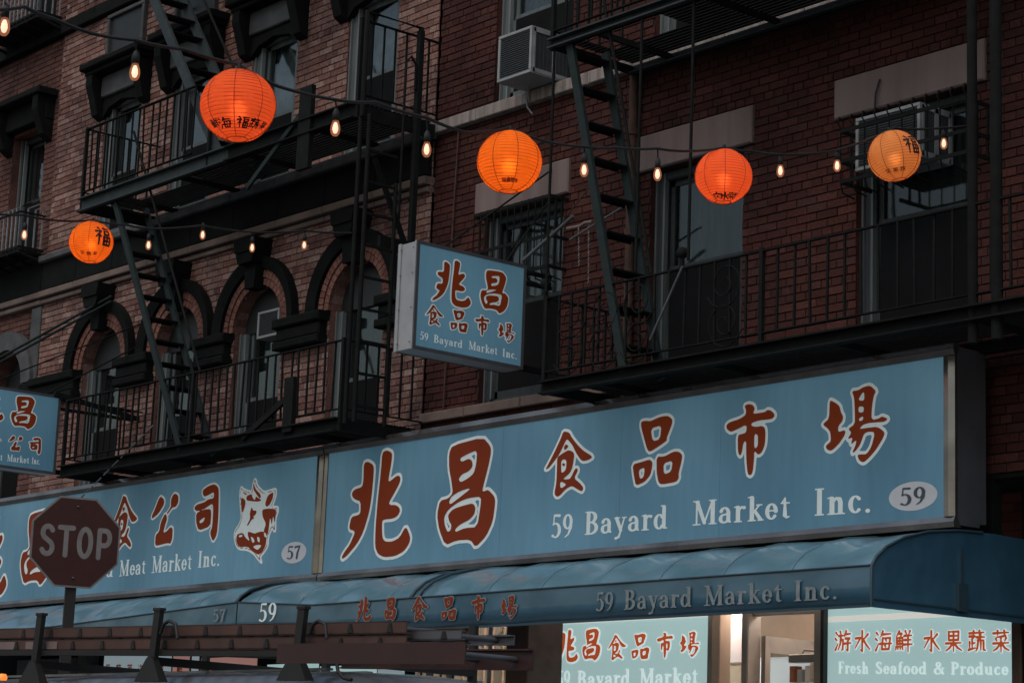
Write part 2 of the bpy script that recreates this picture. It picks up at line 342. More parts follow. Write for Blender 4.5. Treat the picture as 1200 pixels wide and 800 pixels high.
# ------------------------------------------------------------------ lettering: shapes as distance fields, filled by marching squares
def _seg(PX, PY, x0, y0, x1, y1):
    dx, dy = x1-x0, y1-y0; L = dx*dx+dy*dy+1e-9
    t = np.clip(((PX-x0)*dx+(PY-y0)*dy)/L, 0, 1)
    return np.hypot(PX-x0-t*dx, PY-y0-t*dy), t
def sdf_poly(PX, PY, polys):
    d = np.full(PX.shape, 1e9); ins = np.zeros(PX.shape, bool)
    for P in polys:
        for (x0, y0), (x1, y1) in zip(P, P[1:]+P[:1]):
            d = np.minimum(d, _seg(PX, PY, x0, y0, x1, y1)[0])
            c = ((y0 > PY) != (y1 > PY)); 
            if y0 != y1: ins ^= c & (PX < (x1-x0)*(PY-y0)/(y1-y0)+x0)
    return np.where(ins, -d, d)
def sdf_strokes(PX, PY, strokes):
    """strokes: lists of (x, y, radius)"""
    d = np.full(PX.shape, 1e9)
    for S in strokes:
        if len(S) == 1: d = np.minimum(d, np.hypot(PX-S[0][0], PY-S[0][1])-S[0][2]); continue
        for a, b in zip(S, S[1:]):
            q, t = _seg(PX, PY, a[0], a[1], b[0], b[1]); d = np.minimum(d, q-(a[2]+(b[2]-a[2])*t))
    return d
def fill(X, Y, D, mb, place):
    """all of D<0 as faces; X, Y 1-D grids, place(u, v) gives the 3-D point"""
    ny, nx = D.shape
    inside = D < 0
    for j in range(ny-1):
        i = 0
        while i < nx-1:
            c = (inside[j, i], inside[j, i+1], inside[j+1, i+1], inside[j+1, i])
            k = sum(c)
            if k == 0: i += 1; continue
            if k == 4:
                i0 = i
                while i < nx-1 and i-i0 < 6 and inside[j, i] and inside[j, i+1] and inside[j+1, i+1] and inside[j+1, i]: i += 1
                mb.face([place(X[i0], Y[j]), place(X[i], Y[j]), place(X[i], Y[j+1]), place(X[i0], Y[j+1])]); continue
            P = [(X[i], Y[j], D[j, i]), (X[i+1], Y[j], D[j, i+1]), (X[i+1], Y[j+1], D[j+1, i+1]), (X[i], Y[j+1], D[j+1, i])]
            out = []
            for a, b in zip(P, P[1:]+P[:1]):
                if a[2] < 0: out.append((a[0], a[1]))
                if (a[2] < 0) != (b[2] < 0):
                    t = a[2]/(a[2]-b[2]); out.append((a[0]+(b[0]-a[0])*t, a[1]+(b[1]-a[1])*t))
            if len(out) > 2: mb.face([place(u, v) for u, v in out])
            i += 1
def grid(x0, x1, y0, y1, h):
    X = np.arange(x0, x1+h, h); Y = np.arange(y0, y1+h, h); PX, PY = np.meshgrid(X, Y); return X, Y, PX, PY
def smooth(P):
    out = []
    for a, b in zip(P, P[1:]+P[:1]):
        out += [(a[0]*.8+b[0]*.2, a[1]*.8+b[1]*.2), (a[0]*.2+b[0]*.8, a[1]*.2+b[1]*.8)]
    return out

# the painted characters: outlines traced off the long signs, laid on the sign plane, in metres about their middle
SIGN_Y = -.45
TR = {
 'zhao': ((380, 500), 4.709, [[(218,200),(240,190),(272,210),(274,245),(262,380),(248,470),(215,580),(180,645),(125,710),(100,728),(95,718),(110,690),(140,650),(168,585),(165,572),(140,565),(138,545),(150,495),(190,485),(200,470),(200,410),(170,400),(155,385),(152,365),(165,345),(210,330),(216,290)],
   [(320,140),(345,128),(375,142),(372,190),(352,300),(362,300),(400,268),(418,270),(420,300),(395,350),(355,420),(365,430),(395,430),(415,445),(418,465),(405,490),(380,505),(330,510),(318,520),(320,610),(335,632),(375,632),(415,610),(450,545),(475,605),(470,640),(440,685),(390,712),(330,718),(295,700),(280,660),(282,560),(295,400),(312,250)]]),
 'chang': ((500, 500), 5.16, [[(155,112),(340,62),(385,115),(390,150),(375,230),(335,385),(345,390),(372,378),(410,420),(415,455),(400,570),(360,660),(295,728),(265,680),(180,685),(112,715),(75,620),(62,530),(80,445),(130,432),(158,400),(150,330),(135,250),(135,160)],
   [(200,190),(245,165),(305,140),(300,220),(285,280),(250,310),(205,335),(192,315),(215,285),(255,268),(278,240),(275,205),(255,190),(210,212)],
   [(275,365),(200,425),(140,470),(135,450),(150,420),(200,388)],
   [(105,545),(130,500),(190,455),(250,430),(330,420),(325,480),(305,605),(230,610),(175,635),(170,620),(200,590),(260,560),(290,525),(295,485),(280,460),(220,475),(160,495),(128,530),(135,570),(150,590),(145,625),(125,635),(108,590)]]),
 'shi': ((627, 495), 8., [[(265,80),(320,90),(345,140),(400,210),(450,260),(545,320),(500,350),(450,360),(425,345),(385,285),(350,210),(305,155),(290,165),(255,240),(225,300),(200,335),(130,425),(95,438),(110,415),(180,280),(245,140)],
   [(270,225),(290,200),(318,220),(290,250),(275,260)],
   [(207,334),(228,309),(270,279),(310,258),(340,262),(370,290),(355,400),(330,470),(270,520),(262,530),(300,530),(330,525),(375,430),(395,425),(402,450),(365,520),(420,565),(455,610),(440,645),(400,625),(345,590),(290,620),(225,690),(195,690),(180,660),(200,560),(205,420)],
   [(245,345),(295,345),(290,440),(262,465),(245,470)], [(250,383),(275,377),(284,395),(265,413)], [(235,545),(300,580),(235,620)]]),
 'pin': ((730, 475), 7.619, [[(165,140),(215,135),(245,140),(330,100),(400,90),(440,120),(440,160),(410,240),(390,290),(395,310),(340,350),(240,415),(215,390),(180,260),(160,180)], [(248,205),(345,175),(330,300),(265,320)],
   [(85,525),(160,505),(235,480),(262,500),(262,540),(245,620),(195,680),(115,715),(100,640)], [(140,575),(195,550),(185,640),(150,655)],
   [(300,455),(370,455),(450,410),(500,410),(530,440),(525,490),(495,610),(500,640),(480,680),(340,705),(315,680),(300,590)], [(362,515),(445,490),(430,590),(365,615)]]),
 'city': ((840, 460), 7.27, [[(235,110),(270,95),(310,105),(325,140),(305,180),(410,165),(430,145),(460,150),(492,180),(490,205),(465,225),(360,235),(290,260),(300,285),(345,290),(385,280),(410,300),(415,345),(410,440),(385,505),(355,528),(335,510),(318,490),(318,560),(305,680),(285,705),(262,690),(250,560),(250,400),(225,430),(215,500),(200,540),(180,510),(178,360),(215,350),(250,340),(255,270),(175,310),(120,335),(85,310),(80,275),(110,250),(190,225),(245,190),(250,150)], [(320,350),(350,355),(350,450),(330,475),(318,460)]]),
 'chang2': ((955, 440), 6.957, [[(120,200),(150,210),(200,245),(212,300),(230,330),(225,370),(190,410),(188,460),(250,440),(245,480),(200,550),(150,600),(125,612),(95,600),(88,570),(125,540),(130,520),(125,460),(105,430),(65,400),(75,385),(115,350)],
   [(300,125),(350,120),(400,90),(450,80),(500,125),(480,160),(465,250),(460,360),(520,350),(545,330),(595,350),(570,375),(500,380),(440,385),(390,400),(360,435),(420,425),(510,415),(570,460),(560,500),(500,600),(440,670),(395,708),(360,690),(345,645),(370,640),(420,640),(460,580),(490,460),(440,455),(400,470),(370,560),(330,615),(300,632),(330,570),(340,520),(290,565),(310,500),(262,520),(300,460),(268,435),(325,395),(325,300),(320,180)],
   [(350,200),(385,140),(402,135),(402,205)], [(355,250),(400,252),(395,300),(355,298)], [(360,345),(395,330),(392,362),(360,372)]]),
 'gong': ((130, 555), 8.42, [[(490,220),(525,250),(525,300),(470,390),(410,440),(398,425),(440,330),(470,250)], [(595,240),(625,190),(665,210),(665,280),(640,325),(605,330),(560,395),(548,392),(594,318),(590,290)],
   [(530,395),(545,400),(555,440),(530,520),(515,580),(545,570),(590,520),(610,540),(605,640),(585,690),(560,680),(445,710),(435,690),(440,600),(475,570),(490,480)]]),
 'si': ((130, 555), 8.42, [[(905,160),(960,120),(1020,100),(1060,130),(1065,200),(1060,420),(1045,600),(1005,670),(975,580),(1000,520),(1010,330),(1000,290),(930,340),(880,360),(835,365),(820,330),(850,300),(920,280),(960,250),(1015,240),(1018,175),(960,210),(920,225),(905,195)],
   [(840,385),(920,350),(985,345),(990,400),(980,515),(865,560),(840,480)], [(870,465),(930,420),(915,470),(880,490)]]),
}
COW = ((265, 550), 6.667, [(115,130),(140,155),(200,175),(205,130),(220,70),(235,80),(240,120),(290,175),(330,165),(390,145),(390,200),(370,260),(360,290),(405,290),(405,330),(385,380),(385,480),(370,480),(360,450),(330,520),(325,600),(290,650),(265,680),(280,735),(240,690),(220,660),(170,625),(100,620),(75,590),(60,520),(70,470),(100,430),(120,370),(110,290),(105,180)],
 [[(303,270),(325,200),(370,172),(366,220),(340,275),(315,292)], [(280,312),(330,302),(392,308),(388,345),(378,430),(368,350),(355,440),(345,360),(330,480),(320,520),(300,530),(292,480),(312,420),(285,370)],
  [(170,480),(225,500),(240,490),(280,480),(318,500),(310,590),(280,645),(250,665),(200,635),(170,600),(100,605),(78,560),(82,505),(130,490),(150,530),(185,560),(168,510)],
  [(190,520),(210,530),(225,560),(205,575)], [(240,520),(262,530),(262,570),(245,560)], [(205,600),(245,585),(280,590),(245,630)], [(95,515),(125,505),(130,520),(105,530)],
  [(116,215),(150,235),(150,275),(127,345),(117,285)], [(200,285),(210,320),(240,318),(232,350),(208,366),(222,378),(198,390),(170,440),(160,435),(188,382),(184,340)],
  [(213,95),(228,150),(272,196),(268,228),(240,198),(211,150)], [(160,205),(200,188),(206,220),(225,240),(232,205),(250,222),(280,238),(250,250),(200,246),(158,240)], [(125,165),(160,190),(190,185),(150,200)]])
GLY = {}
for k, (o, s, polys) in TR.items():
    Q = [[(lambda p: (p.x, p.z))(at(o[0]+x/s, o[1]+y/s, SIGN_Y)) for x, y in P] for P in polys]
    xs = [p[0] for P in Q for p in P]; zs = [p[1] for P in Q for p in P]
    cx, cz, W, H = (min(xs)+max(xs))/2, (min(zs)+max(zs))/2, max(xs)-min(xs), max(zs)-min(zs)
    GLY[k] = dict(c=(cx, cz), w=W, h=H, p=[smooth([((x-cx)/H, (z-cz)/H) for x, z in P]) for P in Q])

# small brush characters as strokes on a 100 x 100 square
def _st(s, r=5.5):
    out = []
    for part in s.split(';'):
        n = [float(x) for x in part.split()]; pts = [(n[i], n[i+1]) for i in range(0, len(n), 2)]
        L = len(pts); out.append([(x, y, r*(1.12 if i == 0 else (.62 if i == L-1 else 1))) for i, (x, y) in enumerate(pts)])
    return out
BR = {
 'fu': _st("22 94 32 84;12 72 40 75 14 42;29 60 29 6;32 52 40 46;50 90 92 92;58 76 58 58 84 60 86 78 58 76;54 46 54 8 90 8 90 46 54 46;54 27 90 27;72 46 72 8"),
 'you': _st("10 88 18 78;6 62 15 54;6 14 20 40;34 92 38 82;26 74 56 76;38 74 34 40 22 14;36 56 50 56 48 16 42 12;68 94 58 72;62 80 94 82;64 62 88 62 76 48;58 40 96 42;77 50 77 10 68 14"),
 'shui': _st("50 95 50 8 40 14;12 64 40 66 10 22;82 80 56 56;54 60 74 34 94 14"),
 'hai': _st("10 88 20 78;5 62 16 54;6 12 22 40;46 94 34 70;42 80 92 82;46 64 40 16 80 16 88 64 46 64;30 40 96 40;62 60 66 50;58 34 63 25"),
 'xian': _st("26 95 10 72;24 84 40 84 32 70;12 66 12 40 44 40 44 66 12 66;28 66 28 40;12 53 44 53;8 28 6 14;18 28 18 16;30 28 32 16;42 28 46 14;60 94 66 82;86 94 80 82;54 74 96 75;56 56 92 56;50 36 98 37;75 75 75 4"),
 'guo': _st("24 92 24 56 76 56 78 92 24 92;24 74 76 74;50 92 50 6;8 42 92 43;46 42 28 22 8 10;54 42 72 22 94 10"),
 'shu': _st("10 86 90 88;34 96 32 78;66 96 64 78;10 72 40 73 26 60;26 60 26 20;26 42 42 44;12 48 12 18;6 14 44 22;72 78 72 70;50 68 94 68;70 64 56 54 90 54;58 46 54 20 46 8;73 46 73 12;88 46 88 14 98 10"),
 'cai': _st("8 86 92 88;32 96 32 78;68 96 68 78;74 74 26 68;22 62 28 52;50 64 50 54;78 64 70 52;8 42 92 43;50 50 50 4;46 40 28 20 8 10;54 40 72 20 94 10"),
 'rou': _st("16 74 16 10;16 74 84 76 84 12 74 16;48 94 36 62;46 78 68 58;48 52 34 28;46 40 68 20"),
}
# roman capitals and lower case with thick stems, thin joins and slab serifs, cap height 100
def _arc(cx, cy, rx, ry, a0, a1, th=8., tn=3., n=14):
    P = []
    for i in range(n+1):
        a = math.radians(a0+(a1-a0)*i/n); P.append((cx+rx*math.cos(a), cy+ry*math.sin(a), tn+(th-tn)*abs(math.cos(a))**1.3))
    return P
def _stem(x, y0, y1, sb=1, stp=1, w=8.): 
    S = [[(x, y0+w*.9, w), (x, y1-w*.9, w)]]
    if sb: S.append([(x-13, y0+2.5, 2.6), (x+13, y0+2.5, 2.6)])
    if stp == 1: S.append([(x-13, y1-2.5, 2.6), (x+8, y1-2.5, 2.6)])
    if stp == 2: S.append([(x-14, y1-5, 2.2), (x-1, y1-1.5, 3)])
    return S
T, N_ = 8., 3.
RO = {
 '5': (52, [[(17, 96, 5), (42, 94, 6)], [(15, 96, 3), (13, 60, 3)], _arc(22, 34, 21, 29, 118, -95), [(20, 6, 3), (9, 12, 6)]]),
 '9': (54, [_arc(26, 66, 17, 28, 0, 360, 7.5, 3.4, 20), [(43, 70, 7.5), (41, 40, 7), (30, 14, 4), (14, 3, 2.4)]]),
 '7': (50, [[(8, 90, 7), (42, 93, 6)], [(7, 96, 2.5), (6, 78, 2.5)], [(42, 93, 5), (26, 45, 7), (22, 6, 7.5)]]),
 'B': (66, _stem(18, 0, 100)+[_arc(26, 74, 22, 22.5, 92, -88), _arc(26, 28, 27, 25, 90, -90), [(12, 51.5, 2.6), (32, 51.5, 2.6)], [(12, 97, 2.6), (28, 97, 2.6)], [(12, 3, 2.6), (28, 3, 2.6)]]),
 'a': (50, [_arc(22, 42, 14, 20, 160, 0, 7, 3.6, 10), [(36, 44, 7.5), (36, 10, 7.5), (44, 4, 3)], _arc(20, 19, 13, 16, 75, 300, 7, 3.2, 12), [(24, 36, 3), (36, 40, 3)], [(27, 6, 3), (36, 16, 4)], [(11, 50, 5.5)]]),
 'y': (54, [[(12, 60, 7.5), (30, 8, 6.5)], [(44, 60, 3), (30, 8, 3.6), (22, -20, 4.5), (10, -24, 6)], [(3, 62, 2.6), (24, 62, 2.6)], [(36, 62, 2.6), (52, 62, 2.6)]]),
 'r': (44, _stem(16, 0, 66, 1, 2)+[[(20, 46, 3), (28, 60, 4), (38, 57, 7)]]),
 'd': (58, [_arc(23, 32, 15, 29, 40, 320, 7.5, 3.2, 16), [(42, 10, 7.5), (42, 92, 7.5)], [(30, 97, 2.6), (42, 97, 3)], [(42, 4, 3), (54, 4, 2.8)], [(34, 56, 3), (42, 48, 3)], [(34, 8, 3), (42, 16, 3)]]),
 'M': (94, _stem(16, 0, 100, 1, 1, 3.4)+[[(18, 94, 7.5), (46, 8, 6.5)], [(46, 8, 3.4), (74, 94, 3.4)]]+_stem(77, 0, 100)+[[(77, 97.5, 2.6), (89, 97.5, 2.6)]]),
 'k': (58, _stem(17, 0, 100, 1, 2)+[[(22, 32, 3.2), (42, 60, 3.2)], [(28, 40, 5.5), (48, 6, 7)], [(34, 63, 2.6), (53, 63, 2.6)], [(40, 2.6, 2.6), (58, 2.6, 2.6)]]),
 'e': (48, [_arc(24, 33, 15.5, 29, 0, 320, 7.5, 3.4, 18), [(12, 36, 2.8), (40, 36, 2.8)]]),
 't': (38, [[(18, 82, 3), (18, 14, 7.5), (24, 5, 4), (33, 8, 3)], [(5, 62, 3), (33, 62, 3)], [(6, 62, 2.5), (18, 82, 2.5)]]),
 'I': (38, _stem(19, 0, 100)+[[(19, 97.5, 2.6), (32, 97.5, 2.6)]]),
 'n': (60, _stem(16, 0, 66, 1, 2)+[[(20, 46, 3), (30, 60, 4.5), (40, 56, 7.5), (43, 44, 7.5), (43, 8, 7.5)], [(31, 2.6, 2.6), (56, 2.6, 2.6)]]),
 'c': (46, [_arc(25, 33, 15.5, 29, 45, 315, 7.5, 3.4, 16), [(37, 52, 5.5)]]),
 '.': (24, [[(12, 7, 7.5)]]),
 'F': (58, _stem(18, 0, 100)+[[(14, 97, 3), (50, 97, 3)], [(51, 97, 2.4), (51, 80, 2.4)], [(18, 52, 3), (38, 52, 3)], [(39, 62, 2.4), (39, 42, 2.4)]]),
 's': (44, [_arc(22, 48, 12, 13, 40, 250, 5.5, 4, 10), _arc(22, 18, 13.5, 14.5, 75, -150, 6, 4, 10), [(15, 38, 5.5), (28, 30, 5.5)]]),
 'h': (60, _stem(16, 0, 100, 1, 2)+[[(20, 46, 3), (30, 60, 4.5), (40, 56, 7.5), (43, 44, 7.5), (43, 8, 7.5)], [(31, 2.6, 2.6), (56, 2.6, 2.6)]]),
 'S': (54, [_arc(27, 74, 16, 20, 40, 240, 7, 4, 12), _arc(26, 26, 18, 22, 75, -150, 7.5, 4, 12), [(17, 60, 7), (36, 40, 7)], [(42, 92, 2.6), (42, 76, 2.6)], [(9, 26, 2.6), (9, 8, 2.6)]]),
 'f': (36, [[(17, 8, 7.5), (17, 80, 7.5), (23, 94, 4), (34, 93, 5.5)], [(5, 62, 2.8), (31, 62, 2.8)], [(6, 2.6, 2.6), (29, 2.6, 2.6)]]),
 'o': (52, [_arc(26, 33, 17, 29.5, 0, 360, 7.5, 3.4, 20)]),
 '&': (72, [_arc(32, 78, 12, 17, -30, 220, 6, 3.6, 12), [(22, 70, 6.5), (62, 6, 7)], [(42, 70, 3.2), (24, 50, 3.4)], _arc(27, 26, 18, 22, 100, 300, 7, 3.6, 12), [(36, 6, 3.4), (58, 26, 3), (60, 50, 3)], [(50, 52, 2.6), (70, 52, 2.6)]]),
 'P': (60, _stem(18, 0, 100)+[_arc(28, 72, 22, 24, 92, -92), [(12, 97, 2.6), (28, 97, 2.6)], [(18, 48, 2.6), (30, 48, 2.6)]]),
 'u': (60, [[(14, 58, 7.5), (14, 20, 7.5), (22, 7, 5), (32, 6, 3.4), (43, 16, 3)], [(43, 60, 7.5), (43, 8, 7.5)], [(43, 4, 3), (56, 4, 2.8)], [(3, 62, 2.6), (16, 62, 2.6)], [(33, 62, 2.6), (45, 62, 2.6)]]),
 ' ': (30, []),
}
SANS = {'S': (60, [_arc(30, 74, 17, 20, 25, 240, 8.2, 8.2, 12)+[(30, 51, 8.2)], _arc(30, 27, 18, 21, 70, -155, 8.2, 8.2, 12)]),
 'T': (58, [[(6, 94, 8.2), (52, 94, 8.2)], [(29, 94, 8.2), (29, 6, 8.2)]]),
 'O': (64, [_arc(32, 50, 20, 44, 0, 360, 8.2, 8.2, 28)]),
 'P': (58, [[(12, 6, 8.2), (12, 94, 8.2), (32, 94, 8.2)], _arc(32, 70, 16, 24, 90, -90, 8.2, 8.2, 12), [(32, 46, 8.2), (12, 46, 8.2)]])}

def plane(P, U, V, n=(0, -1, 0)):
    """a flat place for print: P lower left, U and V one metre right and up, n outward"""
    P = Vector(P); U = Vector(U); V = Vector(V); n = Vector(n)
    return lambda u, v, d=0: P+U*u+V*v+n*d
def brush(mb, key, pl, cx, cz, H, out=.05, lift=.003, wscale=1., mats=(0, 1), step=.022):
    """painted character: red body (material 0) over its pale outline (material 1); H height, wscale squeezes its width"""
    if key in GLY:
        g = GLY[key]; hw = g['w']/g['h']/2+.14
        X, Y, PX, PY = grid(-hw, hw, -.64, .64, step); D = sdf_poly(PX, PY, g['p'])
    else:
        X, Y, PX, PY = grid(-.64, .64, -.64, .64, step); D = sdf_strokes(PX*100+50, PY*100+50, BR[key])/100
    if mats[1] is not None and out > 0:
        mb.mi = mats[1]; fill(X, Y, D-out, mb, lambda u, v: pl(cx+u*H*wscale, cz+v*H, lift))
    mb.mi = mats[0]; fill(X, Y, D, mb, lambda u, v: pl(cx+u*H*wscale, cz+v*H, lift*2))
def roman(mb, text, pl, x0, x1, z0, cap, lift=.003, font=None, step=2.6, gap=1., slope=0.):
    """a line of lettering from x0 to x1 on baseline z0"""
    font = font or RO; tot = sum(font[c][0] if c in font else 30 for c in text)+gap*6*(len(text)-1); k = (x1-x0)/tot; s = cap/100; x = x0
    for c in text:
        wd, S = font.get(c, (30, []))
        if S:
            ys = [p[1] for q in S for p in q]
            X, Y, PX, PY = grid(-10, wd+10, min(ys)-12, max(ys)+12, step); D = sdf_strokes(PX, PY, S)
            fill(X, Y, D, mb, lambda u, v: pl(x+u*k, z0+v*s+slope*(x+u*k-x0), lift))
        x += (wd+gap*6)*k
# ------------------------------------------------------------------ brick walls with real bricks
def px_of(x, y, z):
    v = Vector((x, y, z))-CAM; ww = v.dot(_fwd); return 600+FPX*v.dot(_R)/ww, 400-FPX*v.dot(_U)/ww, ww
def spans(X0, X1, z0, z1, rects, arches):
    """solid stretches of a course between the openings"""
    cuts = []
    zm = (z0+z1)/2
    for a, b, c, d in rects:
        if z1 > c+.004 and z0 < d-.004: cuts.append((a, b))
    for cx, zc, r in arches:
        if z1 > zc and zm < zc+r: h = math.sqrt(max(r*r-max(zm-zc, 0)**2, 0)); cuts.append((cx-h, cx+h))
    cuts.sort(); out = []; x = X0
    for a, b in cuts:
        if a > x: out.append((x, min(a, X1)))
        x = max(x, b)
    if x < X1: out.append((x, X1))
    return [s for s in out if s[1]-s[0] > .01]
def brick_wall(bld, X0, X1, Z0, Z1, Y, rects, arches, bm_, mm, seed, keep=lambda px, py: True):
    rnd = random.Random(seed); C, B, J, PR = .0695, .205, .0095, .011
    mort = MB(); bricks = []
    n = int((Z1-Z0)/C)
    for k in range(n):
        z0, z1 = Z0+k*C, Z0+(k+1)*C
        for a, b in spans(X0, X1, z0, z1, rects, arches):
            mort.face([(a, Y+PR, z0), (b, Y+PR, z0), (b, Y+PR, z1), (a, Y+PR, z1)])
            head = k % 6 == 5                                   # a header course every sixth
            L = (B+J)/2 if head else B+J; off = (k % 2)*L/2
            i = math.floor((a-off)/L)
            while off+i*L < b:
                x0, x1 = max(off+i*L, a), min(off+(i+1)*L-J, b); i += 1
                if x1-x0 < .025: continue
                bricks.append((x0, x1, z0, z1-J))
    mort.build('mortar_bed', mm, bld, kind='stuff')
    def score(q):
        x, y, ww = px_of((q[0]+q[1])/2, Y, q[2]); full = (q[1]-q[0]) > .19
        return ww if (0 < x < 1200 and 0 < y < 800 and full and keep(x, y)) else 1e9
    bricks.sort(key=score); top = [q for q in bricks[:300] if score(q) < 1e8]; rest = bricks[len(top):]
    def shape(mb, x0, x1, y, z0, z1):
        b = .003
        vs = [(x0+b, y, z0+b), (x1-b, y, z0+b), (x1-b, y, z1-b), (x0+b, y, z1-b), (x0, y+b, z0), (x1, y+b, z0), (x1, y+b, z1), (x0, y+b, z1), (x0, y+PR+.004, z0), (x1, y+PR+.004, z0), (x1, y+PR+.004, z1), (x0, y+PR+.004, z1)]
        mb.add(vs, [(0, 1, 2, 3)]+[(k, 4+k, 4+(k+1) % 4, (k+1) % 4) for k in range(4)]+[(4+k, 8+k, 8+(k+1) % 4, 4+(k+1) % 4) for k in range(4)])
    if top:
        me = {}
        for x0, x1, z0, z1 in top:
            w_ = round(x1-x0, 3)
            if w_ not in me: m = MB(); shape(m, -w_/2, w_/2, 0, 0, C-J); me[w_] = m.data('brick', bm_)
            inst('brick', me[w_], ((x0+x1)/2, Y+rnd.uniform(-.003, .003), z0), bld)
    m = MB()
    for x0, x1, z0, z1 in rest: shape(m, x0, x1, Y+rnd.uniform(-.003, .003), z0, z1)
    m.build('brick_courses', bm_, bld, kind='stuff')
def plain_brick(name, c1, c2, mo):
    m, t, b = new_mat(name); g = t.nodes.new('ShaderNodeNewGeometry'); sp = t.nodes.new('ShaderNodeSeparateXYZ'); cb = t.nodes.new('ShaderNodeCombineXYZ')
    br = t.nodes.new('ShaderNodeTexBrick'); t.links.new(g.outputs['Position'], sp.inputs[0]); ad = t.nodes.new('ShaderNodeMath'); ad.operation = 'ADD'
    t.links.new(sp.outputs[0], ad.inputs[0]); t.links.new(sp.outputs[1], ad.inputs[1]); t.links.new(ad.outputs[0], cb.inputs[0]); t.links.new(sp.outputs[2], cb.inputs[1]); t.links.new(cb.outputs[0], br.inputs['Vector'])
    br.inputs['Scale'].default_value = 1; br.inputs['Brick Width'].default_value = .2145; br.inputs['Row Height'].default_value = .0695; br.inputs['Mortar Size'].default_value = .006
    br.inputs['Color1'].default_value = (*c1, 1); br.inputs['Color2'].default_value = (*c2, 1); br.inputs['Mortar'].default_value = (*mo, 1)
    t.links.new(br.outputs['Color'], b.inputs['Base Color']); b.inputs['Roughness'].default_value = .9; return m
M['far57'] = plain_brick('upper brick', (.16, .062, .05), (.24, .10, .08), (.09, .075, .07))
M['far59'] = plain_brick('upper painted brick', (.085, .022, .018), (.12, .034, .027), (.05, .022, .019))

def window(bld, x0, x1, z0, z1, Y, dep=.17, meet=.5, arch=0, jamb='frame', low='screen', up='curtaindim', lit='framelight', fw=.085):
    """double-hung sash window set back in its opening; arch = radius of a round head above z1"""
    yb = Y+dep
    r = MB(); zt = z1
    r.face([(x0, Y+.012, z0), (x0, yb+.1, z0), (x0, yb+.1, zt), (x0, Y+.012, zt)]); r.face([(x1, Y+.012, z0), (x1, Y+.012, zt), (x1, yb+.1, zt), (x1, yb+.1, z0)])
    if arch:
        cx = (x0+x1)/2; P = [(cx-arch*math.cos(math.pi*k/18), z1+arch*math.sin(math.pi*k/18)) for k in range(19)]
        for a, b in zip(P, P[1:]): r.face([(a[0], Y+.012, a[1]), (b[0], Y+.012, b[1]), (b[0], yb+.1, b[1]), (a[0], yb+.1, a[1])])
    else: r.face([(x0, Y+.012, zt), (x0, yb+.1, zt), (x1, yb+.1, zt), (x1, Y+.012, zt)])
    r.build('reveal', bld_brick[bld.name], bld)
    F = MB()
    F.bevbox(x0, x0+fw, yb-.06, yb+.08, z0, z1, .012); F.bevbox(x1-fw, x1, yb-.06, yb+.08, z0, z1, .012)
    F.bevbox(x0+fw, x1-fw, yb-.05, yb+.08, z0, z0+.06, .01)
    if not arch: F.bevbox(x0+fw, x1-fw, yb-.06, yb+.08, z1-.08, z1, .012)
    f = F.build('window', M[jamb], bld)
    t = MB(); t.box(x0+fw, x0+fw+.022, yb-.075, yb-.03, z0+.06, z1-.02); t.box(x0-.0, x0+.02, yb-.085, yb-.061, z0, z1); t.build('stop_bead', M[lit], f)
    zm = z0+(z1-z0)*meet
    S = MB(); a, b = x0+fw+.022, x1-fw
    S.box(a, b, yb-.01, yb+.03, zm-.025, zm+.025)
    S.box(a, a+.045, yb, yb+.03, zm, z1-.08 if not arch else z1); S.box(b-.045, b, yb, yb+.03, zm, z1-.08 if not arch else z1)
    if not arch: S.box(a, b, yb, yb+.03, z1-.13, z1-.081)
    S.box(a, a+.04, yb-.035, yb-.011, z0+.06, zm-.026); S.box(b-.04, b, yb-.035, yb-.011, z0+.06, zm-.026); S.box(a, b, yb-.035, yb-.012, z0+.061, z0+.13)
    S.build('sash', M[jamb if lit != 'framedark' else 'framedark'], f)
    p = MB(); p.box(a+.04, b-.04, yb+.012, yb+.018, zm+.02, z1-.1 if not arch else z1-.01); p.build('pane', M['glass'], f)
    l = MB(); l.box(a+.03, b-.03, yb-.028, yb-.02, z0+.12, zm-.02); l.build('screen' if low == 'screen' else 'pane', M[low] if low in M else M['glass'], f)
    if up:
        c = MB(); n = 14
        zt2 = z1-.06 if not arch else z1-.01
        for k in range(n):
            u0, u1 = a+.03+(b-a-.06)*k/n, a+.03+(b-a-.06)*(k+1)/n; y0, y1 = yb+.10+.02*math.sin(k*1.9), yb+.10+.02*math.sin((k+1)*1.9)
            c.face([(u0, y0, zm-.05), (u1, y1, zm-.05), (u1, y1, zt2), (u0, y0, zt2)])
        c.build('curtain', M[up], f)
    d = MB(); zt = z1+(arch or 0)
    d.face([(x0, yb+.45, z0), (x1, yb+.45, z0), (x1, yb+.45, zt), (x0, yb+.45, zt)])
    d.face([(x0+.001, yb+.1, z0), (x0+.001, yb+.45, z0), (x0+.001, yb+.45, zt), (x0+.001, yb+.1, zt)]); d.face([(x1-.001, yb+.1, z0), (x1-.001, yb+.1, zt), (x1-.001, yb+.45, zt), (x1-.001, yb+.45, z0)])
    d.face([(x0, yb+.1, z0), (x1, yb+.1, z0), (x1, yb+.45, z0), (x0, yb+.45, z0)]); d.face([(x0, yb+.1, zt), (x0, yb+.45, zt), (x1, yb+.45, zt), (x1, yb+.1, zt)])
    d.build('room_dark', M['dark'], f)
    if arch:
        h = MB(); cx = (x0+x1)/2; R = arch; P = [(cx-R*math.cos(math.pi*k/18), z1+R*math.sin(math.pi*k/18)) for k in range(19)]
        h.prism([(x, z) for x, z in P][::-1], 'y', yb-.02, yb+.06); h.build('arched_head', M['framedark'], f)
    return f
bld_brick = {}

